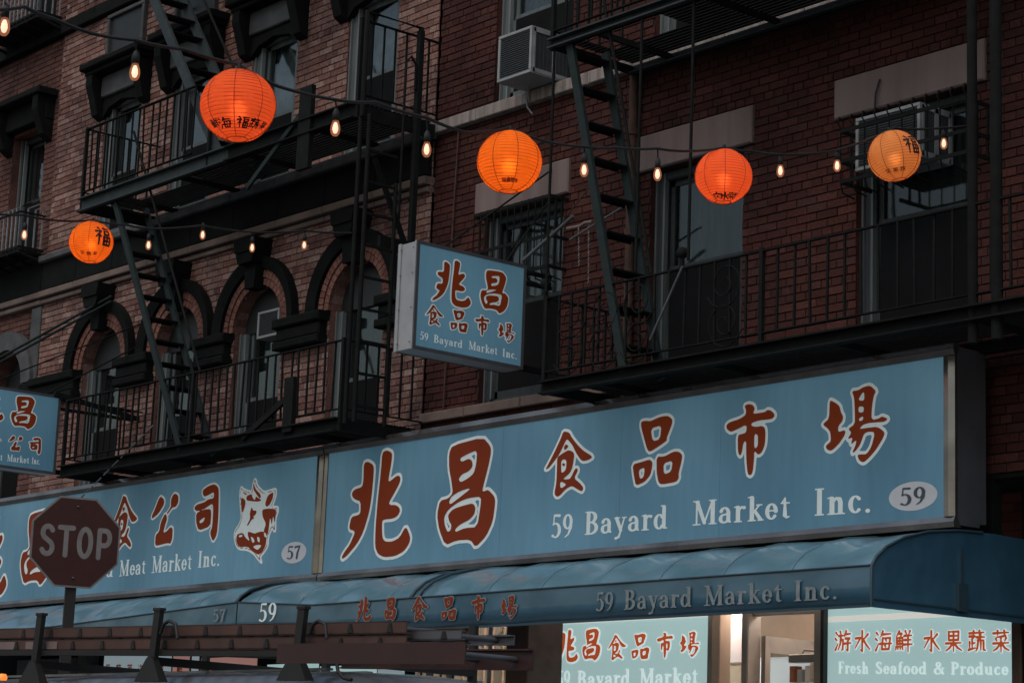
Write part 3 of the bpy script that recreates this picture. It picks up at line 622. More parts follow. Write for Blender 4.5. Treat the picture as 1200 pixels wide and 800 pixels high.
# ---- number 59: dark red painted brick
B59 = thing('brick_building', 'dark red painted brick tenement with flat pale stone lintels above the longer blue market sign', 'building', (4.7, 0, 0))
bld_brick[B59.name] = M['brick59']
W59 = [(1.74, 2.86, 5.13, 6.92), (3.98, 5.08, 5.13, 6.92), (6.30, 7.42, 5.13, 6.92)]
W59u = [(1.80, 2.90, 7.98, 9.72), (3.98, 5.08, 7.98, 9.72), (6.30, 7.42, 7.98, 9.72)]
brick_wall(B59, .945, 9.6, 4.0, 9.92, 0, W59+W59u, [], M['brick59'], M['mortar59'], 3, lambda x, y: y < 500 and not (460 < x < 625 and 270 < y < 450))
for i, (a, b, c, d) in enumerate(W59):
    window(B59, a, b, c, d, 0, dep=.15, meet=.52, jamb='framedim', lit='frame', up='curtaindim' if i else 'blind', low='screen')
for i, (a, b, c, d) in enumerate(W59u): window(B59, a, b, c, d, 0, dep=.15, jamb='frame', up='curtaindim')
for x0, x1 in ((1.62, 2.94), (3.81, 5.20), (6.09, 7.56)):
    MB().bevbox(x0, x1, -.035, .1, 6.925, 7.245, .012).build('lintel', M['lintel'], B59)
for x0, x1 in ((1.68, 3.0), (3.86, 5.2), (6.15, 7.56)): MB().bevbox(x0, x1, -.035, .1, 9.725, 10.03, .012).build('lintel', M['lintel'], B59)
xs = [.95, 1.62, 2.42, 3.2, 4.0, 4.9, 5.8, 6.7, 7.6, 8.6, 9.6]
for a, b in zip(xs, xs[1:]):
    MB().bevbox(a+.004, b-.004, -.075, .05, 7.862, 7.978, .008).build('sill_stone', M['sill'], B59)
    MB().bevbox(a+.004, b-.004, -.065, .05, 5.035, 5.128, .008).build('sill_stone', M['belt'], B59)
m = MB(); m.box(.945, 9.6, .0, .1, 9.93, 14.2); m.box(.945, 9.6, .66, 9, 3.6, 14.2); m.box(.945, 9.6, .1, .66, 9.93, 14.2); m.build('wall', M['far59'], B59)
MB().box(.9, 9.65, -.35, .3, 14.2, 14.5).build('cornice', M['darkstone'], B59)
m = MB(); p = [(3.80, -.055, 4.6), (3.80, -.055, 7.86)]; m.tube(p, .04, 10); [m.tube([(3.80, -.055, z-.03), (3.80, -.055, z+.03)], .052, 10) for z in (5.3, 6.4, 7.3)]; m.build('drain_pipe', M['rust'], B59)
m = MB(); m.tube([(1.28, -.03, 5.14), (1.30, -.03, 6.9), (1.33, -.03, 7.86)], .009, 6); m.build('wall_cable', M['rust'], B59)
m = MB(); m.tube([at(1031, 93, -.05), at(1026, 110, -.06), at(1025, 128, -.06)], .008, 6); m.build('wall_cable', M['cable'], B59)
m = MB(); m.tube([at(620, 103, -.12), at(617, 116, -.1), at(618, 126, -.1), at(624, 134, -.1)], .009, 6); m.build('drip_hose', M['acwhite'], B59)
# ground-floor piers
MB().bevbox(7.512, 9.6, .42, .9, 0, 3.95, .02).build('pier', M['darkstone'], B59)
MB().bevbox(7.42, 7.508, .42, .7, 0, 3.5, .01).build('door_post', M['woodpost'], B59)

# ---- number 57: paler brick, round-arched windows with black hood moulds
B57 = thing('brick_building', 'pinkish brick tenement with black trimmed round arched windows left of the dark red building', 'building', (-2.9, 0, 0))
bld_brick[B57.name] = M['brick57']
Y7 = -.03
C57 = [-5.17, -3.52, -1.94, -.19]; C57u = [-5.12, -3.56, -1.93, -.15]
ZS = 6.36
low57 = [(c-.45, c+.45, 4.72, ZS) for c in C57]; up57 = [(c-.43, c+.43, 7.89, 9.62) for c in C57u]
top57 = [(c-.43, c+.43, 10.92, 12.4) for c in C57u]
brick_wall(B57, -6.72, .94, 4.0, 11.95, Y7, [(c-.76, c+.76, 4.0, ZS) if 0 else (c-.45, c+.45, 4.72, ZS) for c in C57]+up57+top57, [(c, ZS, .47) for c in C57], M['brick57'], M['mortar57'], 5, lambda x, y: not (460 < x < 625 and 270 < y < 450) and y < 500)
for c in C57:
    window(B57, c-.45, c+.45, 4.72, ZS, Y7, dep=.16, meet=.56, arch=.45, jamb='frame')
    # two rings of gauged brick, one rowlock each
    for R0, R1, yy, nn in ((.455, .525, -.052, 20), (.535, .615, -.064, 26)):
        for k in range(nn):
            a0, a1 = math.pi*(k+.06)/nn, math.pi*(k+.94)/nn
            P = [(c+R*math.cos(a), ZS+R*math.sin(a)) for R, a in ((R0, a0), (R1, a0), (R1, a1), (R0, a1))]
            MB().prism(P, 'y', yy, .02).build('arch_brick', M['brickring'], B57)
    P = [(c+.755*math.cos(math.pi*k/28), ZS+.755*math.sin(math.pi*k/28)) for k in range(29)]; Q = [(c+.625*math.cos(math.pi*k/28), ZS+.625*math.sin(math.pi*k/28)) for k in range(29)]
    m = MB()
    for k in range(28):
        for (A, B, C_, D) in ((P[k], P[k+1], Q[k+1], Q[k]),):
            m.face([(A[0], -.13, A[1]), (B[0], -.13, B[1]), (C_[0], -.10, C_[1]), (D[0], -.10, D[1])])
        m.face([(P[k][0], -.13, P[k][1]), (P[k][0], .0, P[k][1]), (P[k+1][0], .0, P[k+1][1]), (P[k+1][0], -.13, P[k+1][1])])
        m.face([(Q[k][0], -.10, Q[k][1]), (Q[k+1][0], -.10, Q[k+1][1]), (Q[k+1][0], .0, Q[k+1][1]), (Q[k][0], .0, Q[k][1])])
    m.build('hood_mould', M['darkstone'], B57)
    m = MB(); m.prism([(c-.085, ZS+.40), (c+.085, ZS+.40), (c+.12, ZS+.80), (c-.12, ZS+.80)], 'y', -.17, -.02)
    m.prism([(c-.17, ZS+.78), (c+.17, ZS+.78), (c+.20, ZS+.92), (c-.20, ZS+.92)], 'y', -.27, -.02); m.prism([(c-.13, ZS+.66), (c+.13, ZS+.66), (c+.17, ZS+.775), (c-.17, ZS+.775)], 'y', -.25, -.02)
    m.build('keystone', M['darkstone'], B57)
xs = [-6.72]+[v for c in C57 for v in (c-.45, c+.45)]+[.94]
for a, b in zip(xs[::2], xs[1::2]):
    m = MB(); m.bevbox(a+.01, b-.01, -.17, .02, 6.255, 6.355, .015); m.bevbox(a+.04, b-.04, -.13, .02, 6.12, 6.25, .015); m.bevbox(a+.02, b-.02, -.16, .02, 6.03, 6.115, .015); m.build('impost', M['darkstone'], B57)
L7 = [-6.72+i*.85 for i in range(10)]; L7[-1] = .94
for a, b in zip(L7, L7[1:]):
    MB().bevbox(a+.004, b-.004, -.075, .02, 7.30, 7.352, .008).build('belt_stone', M['belt'], B57)
    MB().bevbox(a+.004, b-.004, -.115, .02, 7.372, 7.45, .008).build('belt_stone', M['belt'], B57)
    MB().bevbox(a+.004, b-.004, -.085, .02, 7.465, 7.80, .01).build('band_stone', M['darkstone'], B57)
    MB().bevbox(a+.004, b-.004, -.15, .02, 7.805, 7.885, .012).build('sill_stone', M['greystone'], B57)
    MB().bevbox(a+.004, b-.004, -.10, .02, 10.74, 10.90, .012).build('band_stone', M['darkstone'], B57)
for i, c in enumerate(C57u):
    window(B57, c-.43, c+.43, 7.89, 9.62, Y7, dep=.11, fw=.11, meet=.47 if i < 3 else .5, jamb='frame', up=['curtaindim', 'curtaindim', 'curtain', 'curtain'][i])
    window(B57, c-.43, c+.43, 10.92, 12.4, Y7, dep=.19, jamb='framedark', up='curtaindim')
    m = MB(); m.bevbox(c-.66, c+.68, -.30, .0, 9.99, 10.07, .015); m.bevbox(c-.62, c+.64, -.24, .0, 9.93, 9.985, .012); m.build('window_hood', M['darkstone'], B57)
    MB().bevbox(c-.56, c+.58, -.10, .0, 9.66, 9.925, .012).build('hood_panel', M['greystone'], B57)
    for s in (-1, 1):
        m = MB(); xc = c+.02+s*.52; m.prism([(-.24, 9.92), (-.24, 9.80), (-.18, 9.62), (-.13, 9.45), (-.04, 9.40), (.0, 9.40), (.0, 9.92)], 'x', xc-.07, xc+.07); m.build('hood_bracket', M['darkstone'], B57)
    P = [(c-.43, 9.66), (c-.43, 9.42), (c-.3, 9.52), (c, 9.57), (c+.3, 9.52), (c+.43, 9.42), (c+.43, 9.66)]
    MB().prism(P, 'y', -.06, .03).build('segment_head', M['darkstone'], B57)
    # moulded panel between hood and band
    m = MB(); x0, x1, z0, z1 = c-.44, c+.42, 10.16, 10.70
    for q in ((x0, x1, z1-.05, z1), (x0, x1, z0, z0+.05), (x0, x0+.05, z0+.051, z1-.051), (x1-.05, x1, z0+.051, z1-.051)): m.bevbox(q[0], q[1], -.09, -.02, q[2], q[3], .008)
    pn = m.build('spandrel_panel', M['greystone'], B57); MB().box(x0+.05, x1-.05, -.05, -.02, z0+.05, z1-.05).build('panel_field', M['framedark'], pn)
m = MB(); m.box(-6.72, .94, .72, 9, 3.3, 14.2); m.box(-6.72, .94, -.02, .72, 12.45, 14.2); m.build('wall', M['far57'], B57)
MB().box(-6.75, .9, -.4, .3, 14.2, 14.55).build('cornice', M['darkstone'], B57)

# ---- number 55, mostly out of the picture on the left
B55 = thing('brick_building', 'dusky brick tenement at the left edge of the photo with barred windows', 'building', (-9, 0, 0))
bld_brick[B55.name] = M['brick55']
C55 = [-10.9, -9.2, -7.50]
r55 = [(c-.43, c+.43, 4.72, ZS) for c in C55]+[(c-.43, c+.43, 7.95, 9.66) for c in C55]+[(c-.43, c+.43, 10.95, 12.3) for c in C55]
brick_wall(B55, -12.2, -6.73, 4.0, 11.95, 0, r55, [(c, ZS, .45) for c in C55], M['brick55'], M['mortar55'], 8)
for c in C55:
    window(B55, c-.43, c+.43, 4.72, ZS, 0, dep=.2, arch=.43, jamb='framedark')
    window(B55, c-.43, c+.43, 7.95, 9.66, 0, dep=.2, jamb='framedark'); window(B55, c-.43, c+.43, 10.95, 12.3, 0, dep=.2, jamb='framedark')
    P = [(c+.72*math.cos(math.pi*k/20), ZS+.72*math.sin(math.pi*k/20)) for k in range(21)]+[(c-.46*math.cos(math.pi*k/20), ZS+.46*math.sin(math.pi*k/20)) for k in range(21)]
    m = MB()
    for k in range(20):
        a0, a1 = math.pi*k/20, math.pi*(k+1)/20
        m.prism([(c+R*math.cos(a), ZS+R*math.sin(a)) for R, a in ((.47, a0), (.70, a0), (.70, a1), (.47, a1))], 'y', -.09, .0)
    m.build('hood_mould', M['greystone'], B55)
    m = MB(); m.bevbox(c-.66, c+.68, -.28, .0, 9.99, 10.07, .015); m.bevbox(c-.6, c+.62, -.12, .0, 9.70, 9.985, .012); m.build('window_hood', M['darkstone'], B55)
    for s in (-1, 1):
        m = MB(); xc = c+.02+s*.52; m.prism([(-.24, 9.98), (-.24, 9.80), (-.13, 9.50), (.0, 9.42), (.0, 9.98)], 'x', xc-.07, xc+.07); m.build('hood_bracket', M['darkstone'], B55)
for z0, z1, d, mm in ((7.30, 7.36, .075, 'belt'), (7.375, 7.45, .11, 'belt'), (7.46, 7.94, .085, 'darkstone'), (10.74, 10.93, .11, 'darkstone'), (6.05, 6.34, .1, 'darkstone')):
    MB().bevbox(-12.2, -6.735 if z0 > 6.5 else -6.95 if 0 else -6.735, -d, .0, z0, z1, .01).build('band_stone', M[mm], B55) if z0 > 6.5 else [MB().bevbox(a, b, -d, .0, z0, z1, .01).build('impost', M[mm], B55) for a, b in ((-12.2, -11.34), (-10.46, -9.64), (-8.76, -7.94), (-7.06, -6.735))]
MB().bevbox(-6.97, -6.735, -.045, .0, 6.35, 7.29, .01).build('pilaster', M['greystone'], B55)
m = MB(); m.box(-12.2, -7.62, .0, .7, 0, 3.99); m.box(-12.2, -6.73, .72, 9, 3.3, 14.2); m.box(-12.2, -6.73, 0, .72, 12.35, 14.2); m.build('wall', M['far57'], B55)
# ------------------------------------------------------------------ fire escapes
def bal_mesh(h, r=.008, mat_='iron'):
    m = MB(); m.box(-r, r, -r, r, 0, h); return m.data('baluster', M[mat_])
def platform(fe, X0, X1, z, Y0, Y1, rail, front='iron', bal=.135, hatch=None, ends=(1, 1), mat_='iron', bh=.15, railx=None, brk=True):
    xs_ = [X0, -1.17, X1] if front == 'ironlight' and X0 < -2 else [X0, X1]
    for q, (xa, xb) in enumerate(zip(xs_, xs_[1:])):
        p = MB(); p.bar((xa, Y0, z+bh/2), (xb, Y0, z+bh/2), .03, bh); p.bar((xa, Y0-.03, z+bh), (xb, Y0-.03, z+bh), .08, .014); p.bar((xa, Y0-.03, z+.007), (xb, Y0-.03, z+.007), .08, .014)
        p.build('channel', M[front if q == 0 else 'iron'], fe)
    p = MB(); p.bar((X0, Y1, z+bh/2), (X1, Y1, z+bh/2), .03, bh); p.bar((X0, Y1-.03, z+.007), (X1, Y1-.03, z+.007), .08, .014); p.build('channel', M[front], fe)
    for x in (X0+.015, X1-.015): MB().bar((x, Y0+.02, z+bh/2), (x, Y1-.02, z+bh/2), .03, bh*.9).build('channel', M[mat_], fe)
    s = MB(); y = Y0+.04; k = 0
    while y < Y1-.02:
        if hatch and y > hatch[2] and y < hatch[3]:
            s.bar((X0+.03, y, z+bh+.02), (hatch[0], y, z+bh+.02), .036, .008); s.bar((hatch[1], y, z+bh+.02), (X1-.03, y, z+bh+.02), .036, .008)
        else: s.bar((X0+.03, y, z+bh+.02), (X1-.03, y, z+bh+.02), .036, .008)
        y += .052
    s.build('floor_slats', M[mat_], fe, kind='stuff')
    x = X0+.5
    while x < X1-.2:
        m = MB(); m.bar((x, Y0+.02, z+bh-.03), (x, Y1, z+bh-.03), .03, .05); brk and m.bar((x, Y0+.08, z+bh-.05), (x, Y1, z-.55), .02, .035); m.build('bracket', M[mat_], fe); x += 1.25
    a, b = railx or (X0, X1); zt = z+bh+rail
    MB().bar((a, Y0, zt), (b, Y0, zt), .034, .012).build('handrail', M[mat_], fe); MB().bar((a, Y0, z+bh+.09), (b, Y0, z+bh+.09), .03, .010).build('bottom_rail', M[mat_], fe)
    me = bal_mesh(rail-.09, mat_=mat_); n = int((b-a)/bal)
    for i in range(n+1): o = inst('baluster', me, (a+(b-a)*i/n+random.uniform(-.006, .006), Y0, z+bh+.09), fe); o.rotation_euler = (random.gauss(0, .010), random.gauss(0, .012), 0)
    for e, x in zip(ends, (X0, X1)):
        if not e: continue
        MB().bar((x, Y0, zt), (x, Y1, zt), .034, .012).build('handrail', M[mat_], fe); MB().bar((x, Y0, z+bh+.09), (x, Y1, z+bh+.09), .03, .010).build('bottom_rail', M[mat_], fe)
        for i in range(1, 7): inst('baluster', me, (x, Y0+(Y1-Y0)*i/7, z+bh+.09), fe)
    for x in (X0, (X0+X1)/2, X1): MB().bar((x, Y0, z), (x, Y0, zt+.02), .035, .035).build('post', M[mat_], fe)
def stair(fe, P0, P1, ya, yb, n, mat_='irongreen', sw=.13):
    """P0 (x, z) foot, P1 (x, z) head; stringers at ya and yb"""
    for y in (ya, yb): MB().bar((P0[0], y, P0[1]), (P1[0], y, P1[1]), .035, sw).build('stringer', M[mat_], fe)
    m = MB(); w = abs(yb-ya)-.04; m.box(-.06, .06, -w/2, w/2, -.006, .006); m.box(-.06, -.05, -w/2, w/2, -.028, -.007); me = m.data('step', M['iron'])
    for i in range(n): t = (i+.7)/n; inst('step', me, (P0[0]+(P1[0]-P0[0])*t, (ya+yb)/2, P0[1]+(P1[1]-P0[1])*t), fe)
    hx = (P0[0]+P1[0])/2
    for y in (ya,):
        m = MB(); m.tube([(P0[0]+.28, y, P0[1]+.75), (P1[0]+.28, y, P1[1]+.75)], .014, 6); m.build('stair_rail', M['iron'], fe)

FE7 = thing('fire_escape', 'black iron fire escape in front of the round arched windows of the pinkish brick building', 'fire escape', (-1.6, -.5, 4.7))
platform(FE7, -4.12, 1.0, 4.835, -1.0, -.06, .73, front='iron', brk=False, bh=.12)
platform(FE7, -4.15, 1.02, 7.80, -1.0, -.06, .82, front='ironlight', hatch=(-3.7, -2.4, -.98, -.5), railx=(-4.15, -1.9), brk=False)
platform(FE7, -4.15, 1.02, 10.85, -1.0, -.06, .82, front='iron', hatch=(-3.7, -2.4, -.98, -.5))
stair(FE7, (-1.72, 4.92), (-3.40, 7.78), -1.0, -.62, 11, sw=.075)
stair(FE7, (-1.45, 7.95), (-3.60, 10.85), -.95, -.52, 12, mat_='ironlight', sw=.12)
m = MB(); m.bar((.22, -1.03, 7.45), (.22, -1.03, 8.28), .20, .05, up=(0, 1, 0)); m.build('hinge_plate', M['iron'], FE7)
m = MB(); m.bar((.12, -1.03, 8.02), (-.75, -1.03, 7.45), .03, .05); m.build('brace', M['irongreen'], FE7)
m = MB(); m.bar((.22, -1.03, 4.9), (.22, -1.03, 5.42), .15, .05, up=(0, 1, 0)); m.build('hinge_plate', M['iron'], FE7)
m = MB(); m.bar((.14, -1.03, 5.22), (-.55, -1.03, 4.92), .03, .06); m.build('brace', M['iron'], FE7)
# upright ladder at the right-hand end, with its bowed grab rails
for x, y, z0, z1, r in ((1.08, -1.0, 4.9, 7.8, .022), (1.22, -1.0, 4.9, 7.8, .022), (1.22, -.66, 4.9, 7.2, .020)):
    MB().tube([(x, y, z0), (x, y, z1)], r, 8).build('ladder_rail', M['iron'], FE7)
m = MB(); m.box(-.012, .012, -.33, .0, -.012, .012); me = m.data('rung', M['iron'])
for i in range(9): inst('rung', me, (1.22, -.66, 5.05+i*.30), FE7)
m = MB(); m.tube([(1.1, -1.0, 7.8), (1.1, -1.0, 8.83), (1.1, -.36, 8.83), (1.1, -.36, 7.0)], .026, 8); m.build('grab_rail', M['iron'], FE7)
m = MB(); m.bar((1.1, -.36, 8.80), (1.1, -.36, 6.62), .06, .05, up=(0, 1, 0)); m.build('post', M['iron'], FE7)
m = MB(); m.tube([(1.1, -.52, 6.9), (1.1, -.52, 8.45), (1.1, -.46, 8.52), (1.1, -.40, 8.45), (1.1, -.40, 8.2)], .014, 6); m.build('grab_rail', M['iron'], FE7)
m = MB(); m.bar((1.12, -.85, 7.42), (1.12, -.42, 6.62), .03, .05); m.build('brace', M['iron'], FE7)
m = MB(); m.bar((1.12, -.75, 6.64), (1.12, -.2, 6.64), .04, .12); m.build('brace', M['iron'], FE7)

FE9 = thing('fire_escape', 'black iron fire escape with scroll panels directly above the longer blue market sign', 'fire escape', (6, -.5, 4.8))
platform(FE9, 3.84, 8.7, 4.845, -1.0, -.08, .71, bal=.158, brk=False, bh=.10)
platform(FE9, 3.80, 8.7, 7.80, -1.0, -.08, .80, front='ironlight', hatch=(3.95, 4.9, -.98, -.45), bal=.158, bh=.08, brk=False)
stair(FE9, (4.80, 4.92), (4.02, 7.82), -1.0, -.60, 9, mat_='irongreen', sw=.078)
for x in (3.86, 4.93, 5.52): MB().tube([(x, -1.03, 5.7), (x, -1.03, 7.8)], .013, 6).build('hanger_rod', M['iron'], FE9)
for x, r in ((8.22, .036), (8.42, .042)): MB().tube([(x, -1.0, 4.7), (x, -1.0, 8.6)], r, 10).build('post', M['iron'], FE9)
for x in (3.82, 5.42):
    m = MB(); m.tube([(x, -1.0, 5.66), (x, -1.0, 5.74)], .02, 8); m.lathe([(0, -.05), (.035, -.035), (.05, 0), (.035, .035), (0, .05)], (x, -1.0, 5.78), 12); m.build('ball_finial', M['iron'], FE9)
# scrolled panels in the railing
def scroll(cx, cz, s, y, r=.0055):
    P = []
    for k in range(30):
        a = k*.42; q = .02+.0062*k; P.append((cx+s*q*math.cos(a), y, cz+q*math.sin(a)))
    m = MB(); m.tube(P, r, 5); return m
for i, x in enumerate((4.15, 4.55, 4.95, 5.9)):
    for j, z in enumerate((5.16, 5.46)): scroll(x, z, 1 if (i+j) % 2 else -1, -1.015).build('scroll', M['iron'], FE9)
m = MB(); m.tube([at(800, 312, -1.06), at(762, 398, -1.06)], .011, 6); m.build('tie_rod', M['pole'], FE9)
m = MB(); m.bar((3.2, -.5, 5.0), (3.2, -.5, 5.9), .01); 
# building 55 window guards with galvanised bars
for z0 in (7.90, 10.90):
    g = thing('window_guard', 'galvanised bar window guard bowed out over the window at the upper left corner' if z0 > 9 else 'galvanised bar window guard bowed out at the left edge beside the small lantern', 'window guard', (-7.3, -.2, z0), 'galvanised window guards on the leftmost building')
    m = MB(); m.box(-.008, .008, -.008, .008, 0, .52); m.bar((0, 0, .52), (0, .14, .60), .014); me = m.data('bar', M['silver'])
    for i in range(14): inst('bar', me, (-8.1+i*.105, -.42, z0+.04), g)
    for i in range(4): inst('bar', me, (-6.735, -.42+i*.1, z0+.04), g)
    m = MB(); m.bar((-8.12, -.42, z0+.06), (-6.72, -.42, z0+.06), .03); m.bar((-8.12, -.43, z0+.5), (-6.72, -.43, z0+.5), .02); m.bar((-6.72, -.42, z0+.06), (-6.72, -.09, z0+.06), .03); m.bar((-6.72, -.42, z0+.5), (-6.72, -.09, z0+.5), .02)
    m.build('guard_frame', M['iron'], g)
    m = MB(); [m.bar((-8.12+k*.28, -.42, z0+.0), (-8.12+k*.28, -.0, z0-.1), .03) for k in range(6)]; m.box(-8.12, -6.72, -.42, -.11, z0, z0+.035); m.build('guard_base', M['iron'], g)
# bowed guards on number 59
def guard(x0, x1, z0, z1, yb, yt, n, label, curl):
    g = thing('window_guard', label, 'window guard', ((x0+x1)/2, -.1, z0))
    P = [(0, yb+.16, 0), (0, yb+.03, .02), (0, yb, .10), (0, yb, z1-z0)]
    if curl: P += [(0, yb-.035, z1-z0+.04), (0, yb-.02, z1-z0+.085), (0, yb+.03, z1-z0+.07)]
    m = MB(); m.tube(P, .0065, 6); me = m.data('bar', M['iron'])
    for i in range(n): inst('bar', me, (x0+(x1-x0)*i/(n-1), 0, z0), g)
    m = MB()
    for z in (z0+.1, (z0+z1)/2, z1-.02):
        m.bar((x0, yb, z), (x1, yb, z), .012, .03); 
        for x in (x0, x1): m.bar((x, yb, z), (x, -.0, z), .012, .03)
    m.build('guard_frame', M['iron'], g)
    me2 = bal_mesh(z1-z0-.12)
    for x in (x0, x1):
        for y in (.33, .66): inst('bar', me2, (x, yb*y, z0+.1), g)
guard(1.86, 2.92, 6.12, 6.88, -.22, 0, 12, 'black barred window guard bowed at its foot below the second lantern from the left', False)
guard(6.46, 7.66, 6.18, 6.70, -.36, 0, 11, 'black window guard with curled bar tops caging the air conditioner beside the rightmost lantern', True)

# ------------------------------------------------------------------ air conditioners
def ac(label, x0, x1, y0, y1, z0, z1, light='acwhite'):
    t = thing('air_conditioner', label, 'air conditioner', ((x0+x1)/2, y0, z0))
    e = .028
    m = MB()
    for a, b, c, d in ((x0, x1, z0, z0+e), (x0, x1, z1-e, z1), (x0, x0+e, z0+e, z1-e), (x1-e, x1, z0+e, z1-e)): m.bevbox(a, b, y0, y0+.03, c, d, .004)
    m.box(x0, x1, y0+.03, y1, z1-.012, z1); m.box(x0, x1, y0+.03, y1, z0, z0+.012); m.box(x0, x0+.012, y0+.03, y1, z0+.012, z1-.012)
    for k in range(3): yy = y0+.03+(y1-y0-.03)*k/2; m.box(x1-.014, x1+.004, max(yy-.02, y0+.03), yy+.02, z0+.012, z1-.012)
    m.box(x1-.014, x1+.004, y0+.03, y1, z0+.013, z0+.05); m.box(x1-.014, x1+.004, y0+.03, y1, z1-.05, z1-.013)
    m.build('casing', M[light], t)
    g = MB(); g.box(x0+e, x1-e, y0+.02, y0+.024, z0+e, z1-e); n = int((z1-z0)/.022)
    for k in range(n): z = z0+e+(z1-z0-2*e)*(k+.5)/n; g.box(x0+e, x1-e, y0+.010, y0+.019, z-.004, z+.004)
    g.build('grille', M['acgrille'], t)
    g = MB(); g.box(x1-.012, x1-.006, y0+.05, y1, z0+.03, z1-.03); n = 9
    for k in range(n): yy = y0+.06+(y1-y0-.1)*k/n; g.box(x1-.006, x1-.001, yy, yy+.012, z0+.05, z1-.05)
    g.build('side_louvre', M['acgrille'], t); return t
ac('grey air conditioner jutting over the pale sill at top centre', 2.33, 2.80, -.40, .12, 7.99, 8.43)
ac('pale framed air conditioner caged behind bars beside the rightmost lantern', 6.50, 7.13, -.24, .12, 6.38, 6.80)
ac('small square air conditioner with a light frame in the third round arched window', -1.97, -1.57, -.02, .2, 6.24, 6.53)
# ------------------------------------------------------------------ long shop signs
def sign_box(t, X0, X1, Z0, Z1, seams, nm='face_panel'):
    Y = SIGN_Y; fr = .095
    m = MB(); m.box(X0+.01, X1-.005, Y+.03, -.18, Z0+.02, Z1-.02); m.box(X1-.10, X1-.01, -.178, -.10, Z0+.05, Z1-.03); m.box(X0+.02, X1-.12, -.178, -.09, Z0+.1, Z1-.1); m.build('sign_box', M['steelbox'], t)
    for z0, z1 in ((Z0, Z0+.075), (Z1-.085, Z1)):
        x = X0
        while x < X1-.05:
            x2 = min(x+2.44, X1)
            m = MB(); zm = (z0+z1)/2; inner = z1 if z0 == Z0 else z0; outer = z0 if z0 == Z0 else z1
            m.add([(a, y, z) for a in (x+.001, x2-.001) for y, z in ((Y+.06, outer), (Y-.012, outer), (Y-.02, zm), (Y-.004, inner), (Y+.02, inner))], [(0, 1, 6, 5), (1, 2, 7, 6), (2, 3, 8, 7), (3, 4, 9, 8), (0, 4, 3, 2, 1), (5, 6, 7, 8, 9)]); m.build('trim', M['steel'], t); x = x2
    for a, b in ((X0, X0+fr*.62), (X1-fr, X1)):
        m = MB(); m.add([(x, y, z) for z in (Z0+.076, Z1-.086) for x, y in ((a, Y+.06), (a, Y-.012), ((a+b)/2, Y-.02), (b, Y-.004), (b, Y+.02))], [(0, 1, 6, 5), (1, 2, 7, 6), (2, 3, 8, 7), (3, 4, 9, 8), (0, 4, 3, 2, 1), (5, 6, 7, 8, 9)]); m.build('trim', M['steel'], t)
    xs = [X0+fr*.62]+seams+[X1-fr]
    for a, b in zip(xs, xs[1:]): MB().box(a+.0025, b-.0025, Y+.006, Y+.02, Z0+.077, Z1-.087).build(nm, M['vinyl'], t)
PLS = plane((0, SIGN_Y+.006, 0), (1, 0, 0), (0, 0, 1))
def xzp(px, py, Y=SIGN_Y): p = at(px, py, Y); return p.x, p.z
def word(t, text, x0px, x1px, ybase, ybase2, capx, mat_, pl, conv, font=None, nm='lettering', lift=.003, step=2.6):
    """a word whose baseline runs from (x0px, ybase) to (x1px, ybase2); capx = y of the cap line at its left"""
    a = conv(x0px, ybase); b = conv(x1px, ybase2); c = conv(x0px, capx); m = MB()
    roman(m, text, pl, a[0], b[0], a[1], c[1]-a[1], lift=lift, slope=(b[1]-a[1])/(b[0]-a[0]), font=font, step=step); return m.build(nm, mat_, t)
def char(t, key, px, py, Hpx, pl, conv, wscale=1., out=.05, mats=None, step=.022, nm='character'):
    c = conv(px, py); H = conv(px, py-Hpx/2)[1]-conv(px, py+Hpx/2)[1]; m = MB()
    brush(m, key, pl, c[0], c[1], H, out=out, wscale=wscale, step=step); return m.build(nm, mats or [M['red'], M['white']], t)
def oval(t, px, py, wpx, hpx, num, conv=xzp, pl=PLS):
    c = conv(px, py); a = (conv(px+wpx/2, py)[0]-conv(px-wpx/2, py)[0])/2; b = (conv(px, py-hpx/2)[1]-conv(px, py+hpx/2)[1])/2
    m = MB(); m.face([pl(c[0]+a*math.cos(2*math.pi*k/40), c[1]+b*math.sin(2*math.pi*k/40), .003) for k in range(40)]); o = m.build('oval', M['oval'], t)
    m = MB(); roman(m, num, pl, c[0]-a*.55, c[0]+a*.55, c[1]-b*.62, b*1.25, lift=.006); m.build('numerals', M['blueink'], o)

S59 = thing('shop_sign', 'long blue market sign reading 59 Bayard Market Inc. with six big red characters', 'sign', (3.8, SIGN_Y, 3.57))
sign_box(S59, .012, 7.625, 3.57, 4.87, [xzp(587, 570)[0], xzp(727, 530)[0], xzp(844, 500)[0]])
for k in ('zhao', 'chang', 'shi', 'pin', 'city', 'chang2'):
    g = GLY[k]; m = MB(); big = k in ('zhao', 'chang')
    brush(m, k, PLS, g['c'][0], g['c'][1], g['h'], out=.024/g['h'] if not big else .028/g['h'], step=.013 if big else .018); m.build('character', [M['red'], M['white']], S59)
word(S59, '59', 645, 671, 631, 629, 603, M['white'], PLS, xzp, step=2)
word(S59, 'Bayard', 684, 782, 626.5, 619, 599.5, M['white'], PLS, xzp, step=2)
word(S59, 'Market', 811, 926, 615.5, 607, 587, M['white'], PLS, xzp, step=2)
word(S59, 'Inc.', 953, 1021, 604, 600, 572.5, M['white'], PLS, xzp, step=2)
oval(S59, 1069.5, 581, 57, 34, '59')

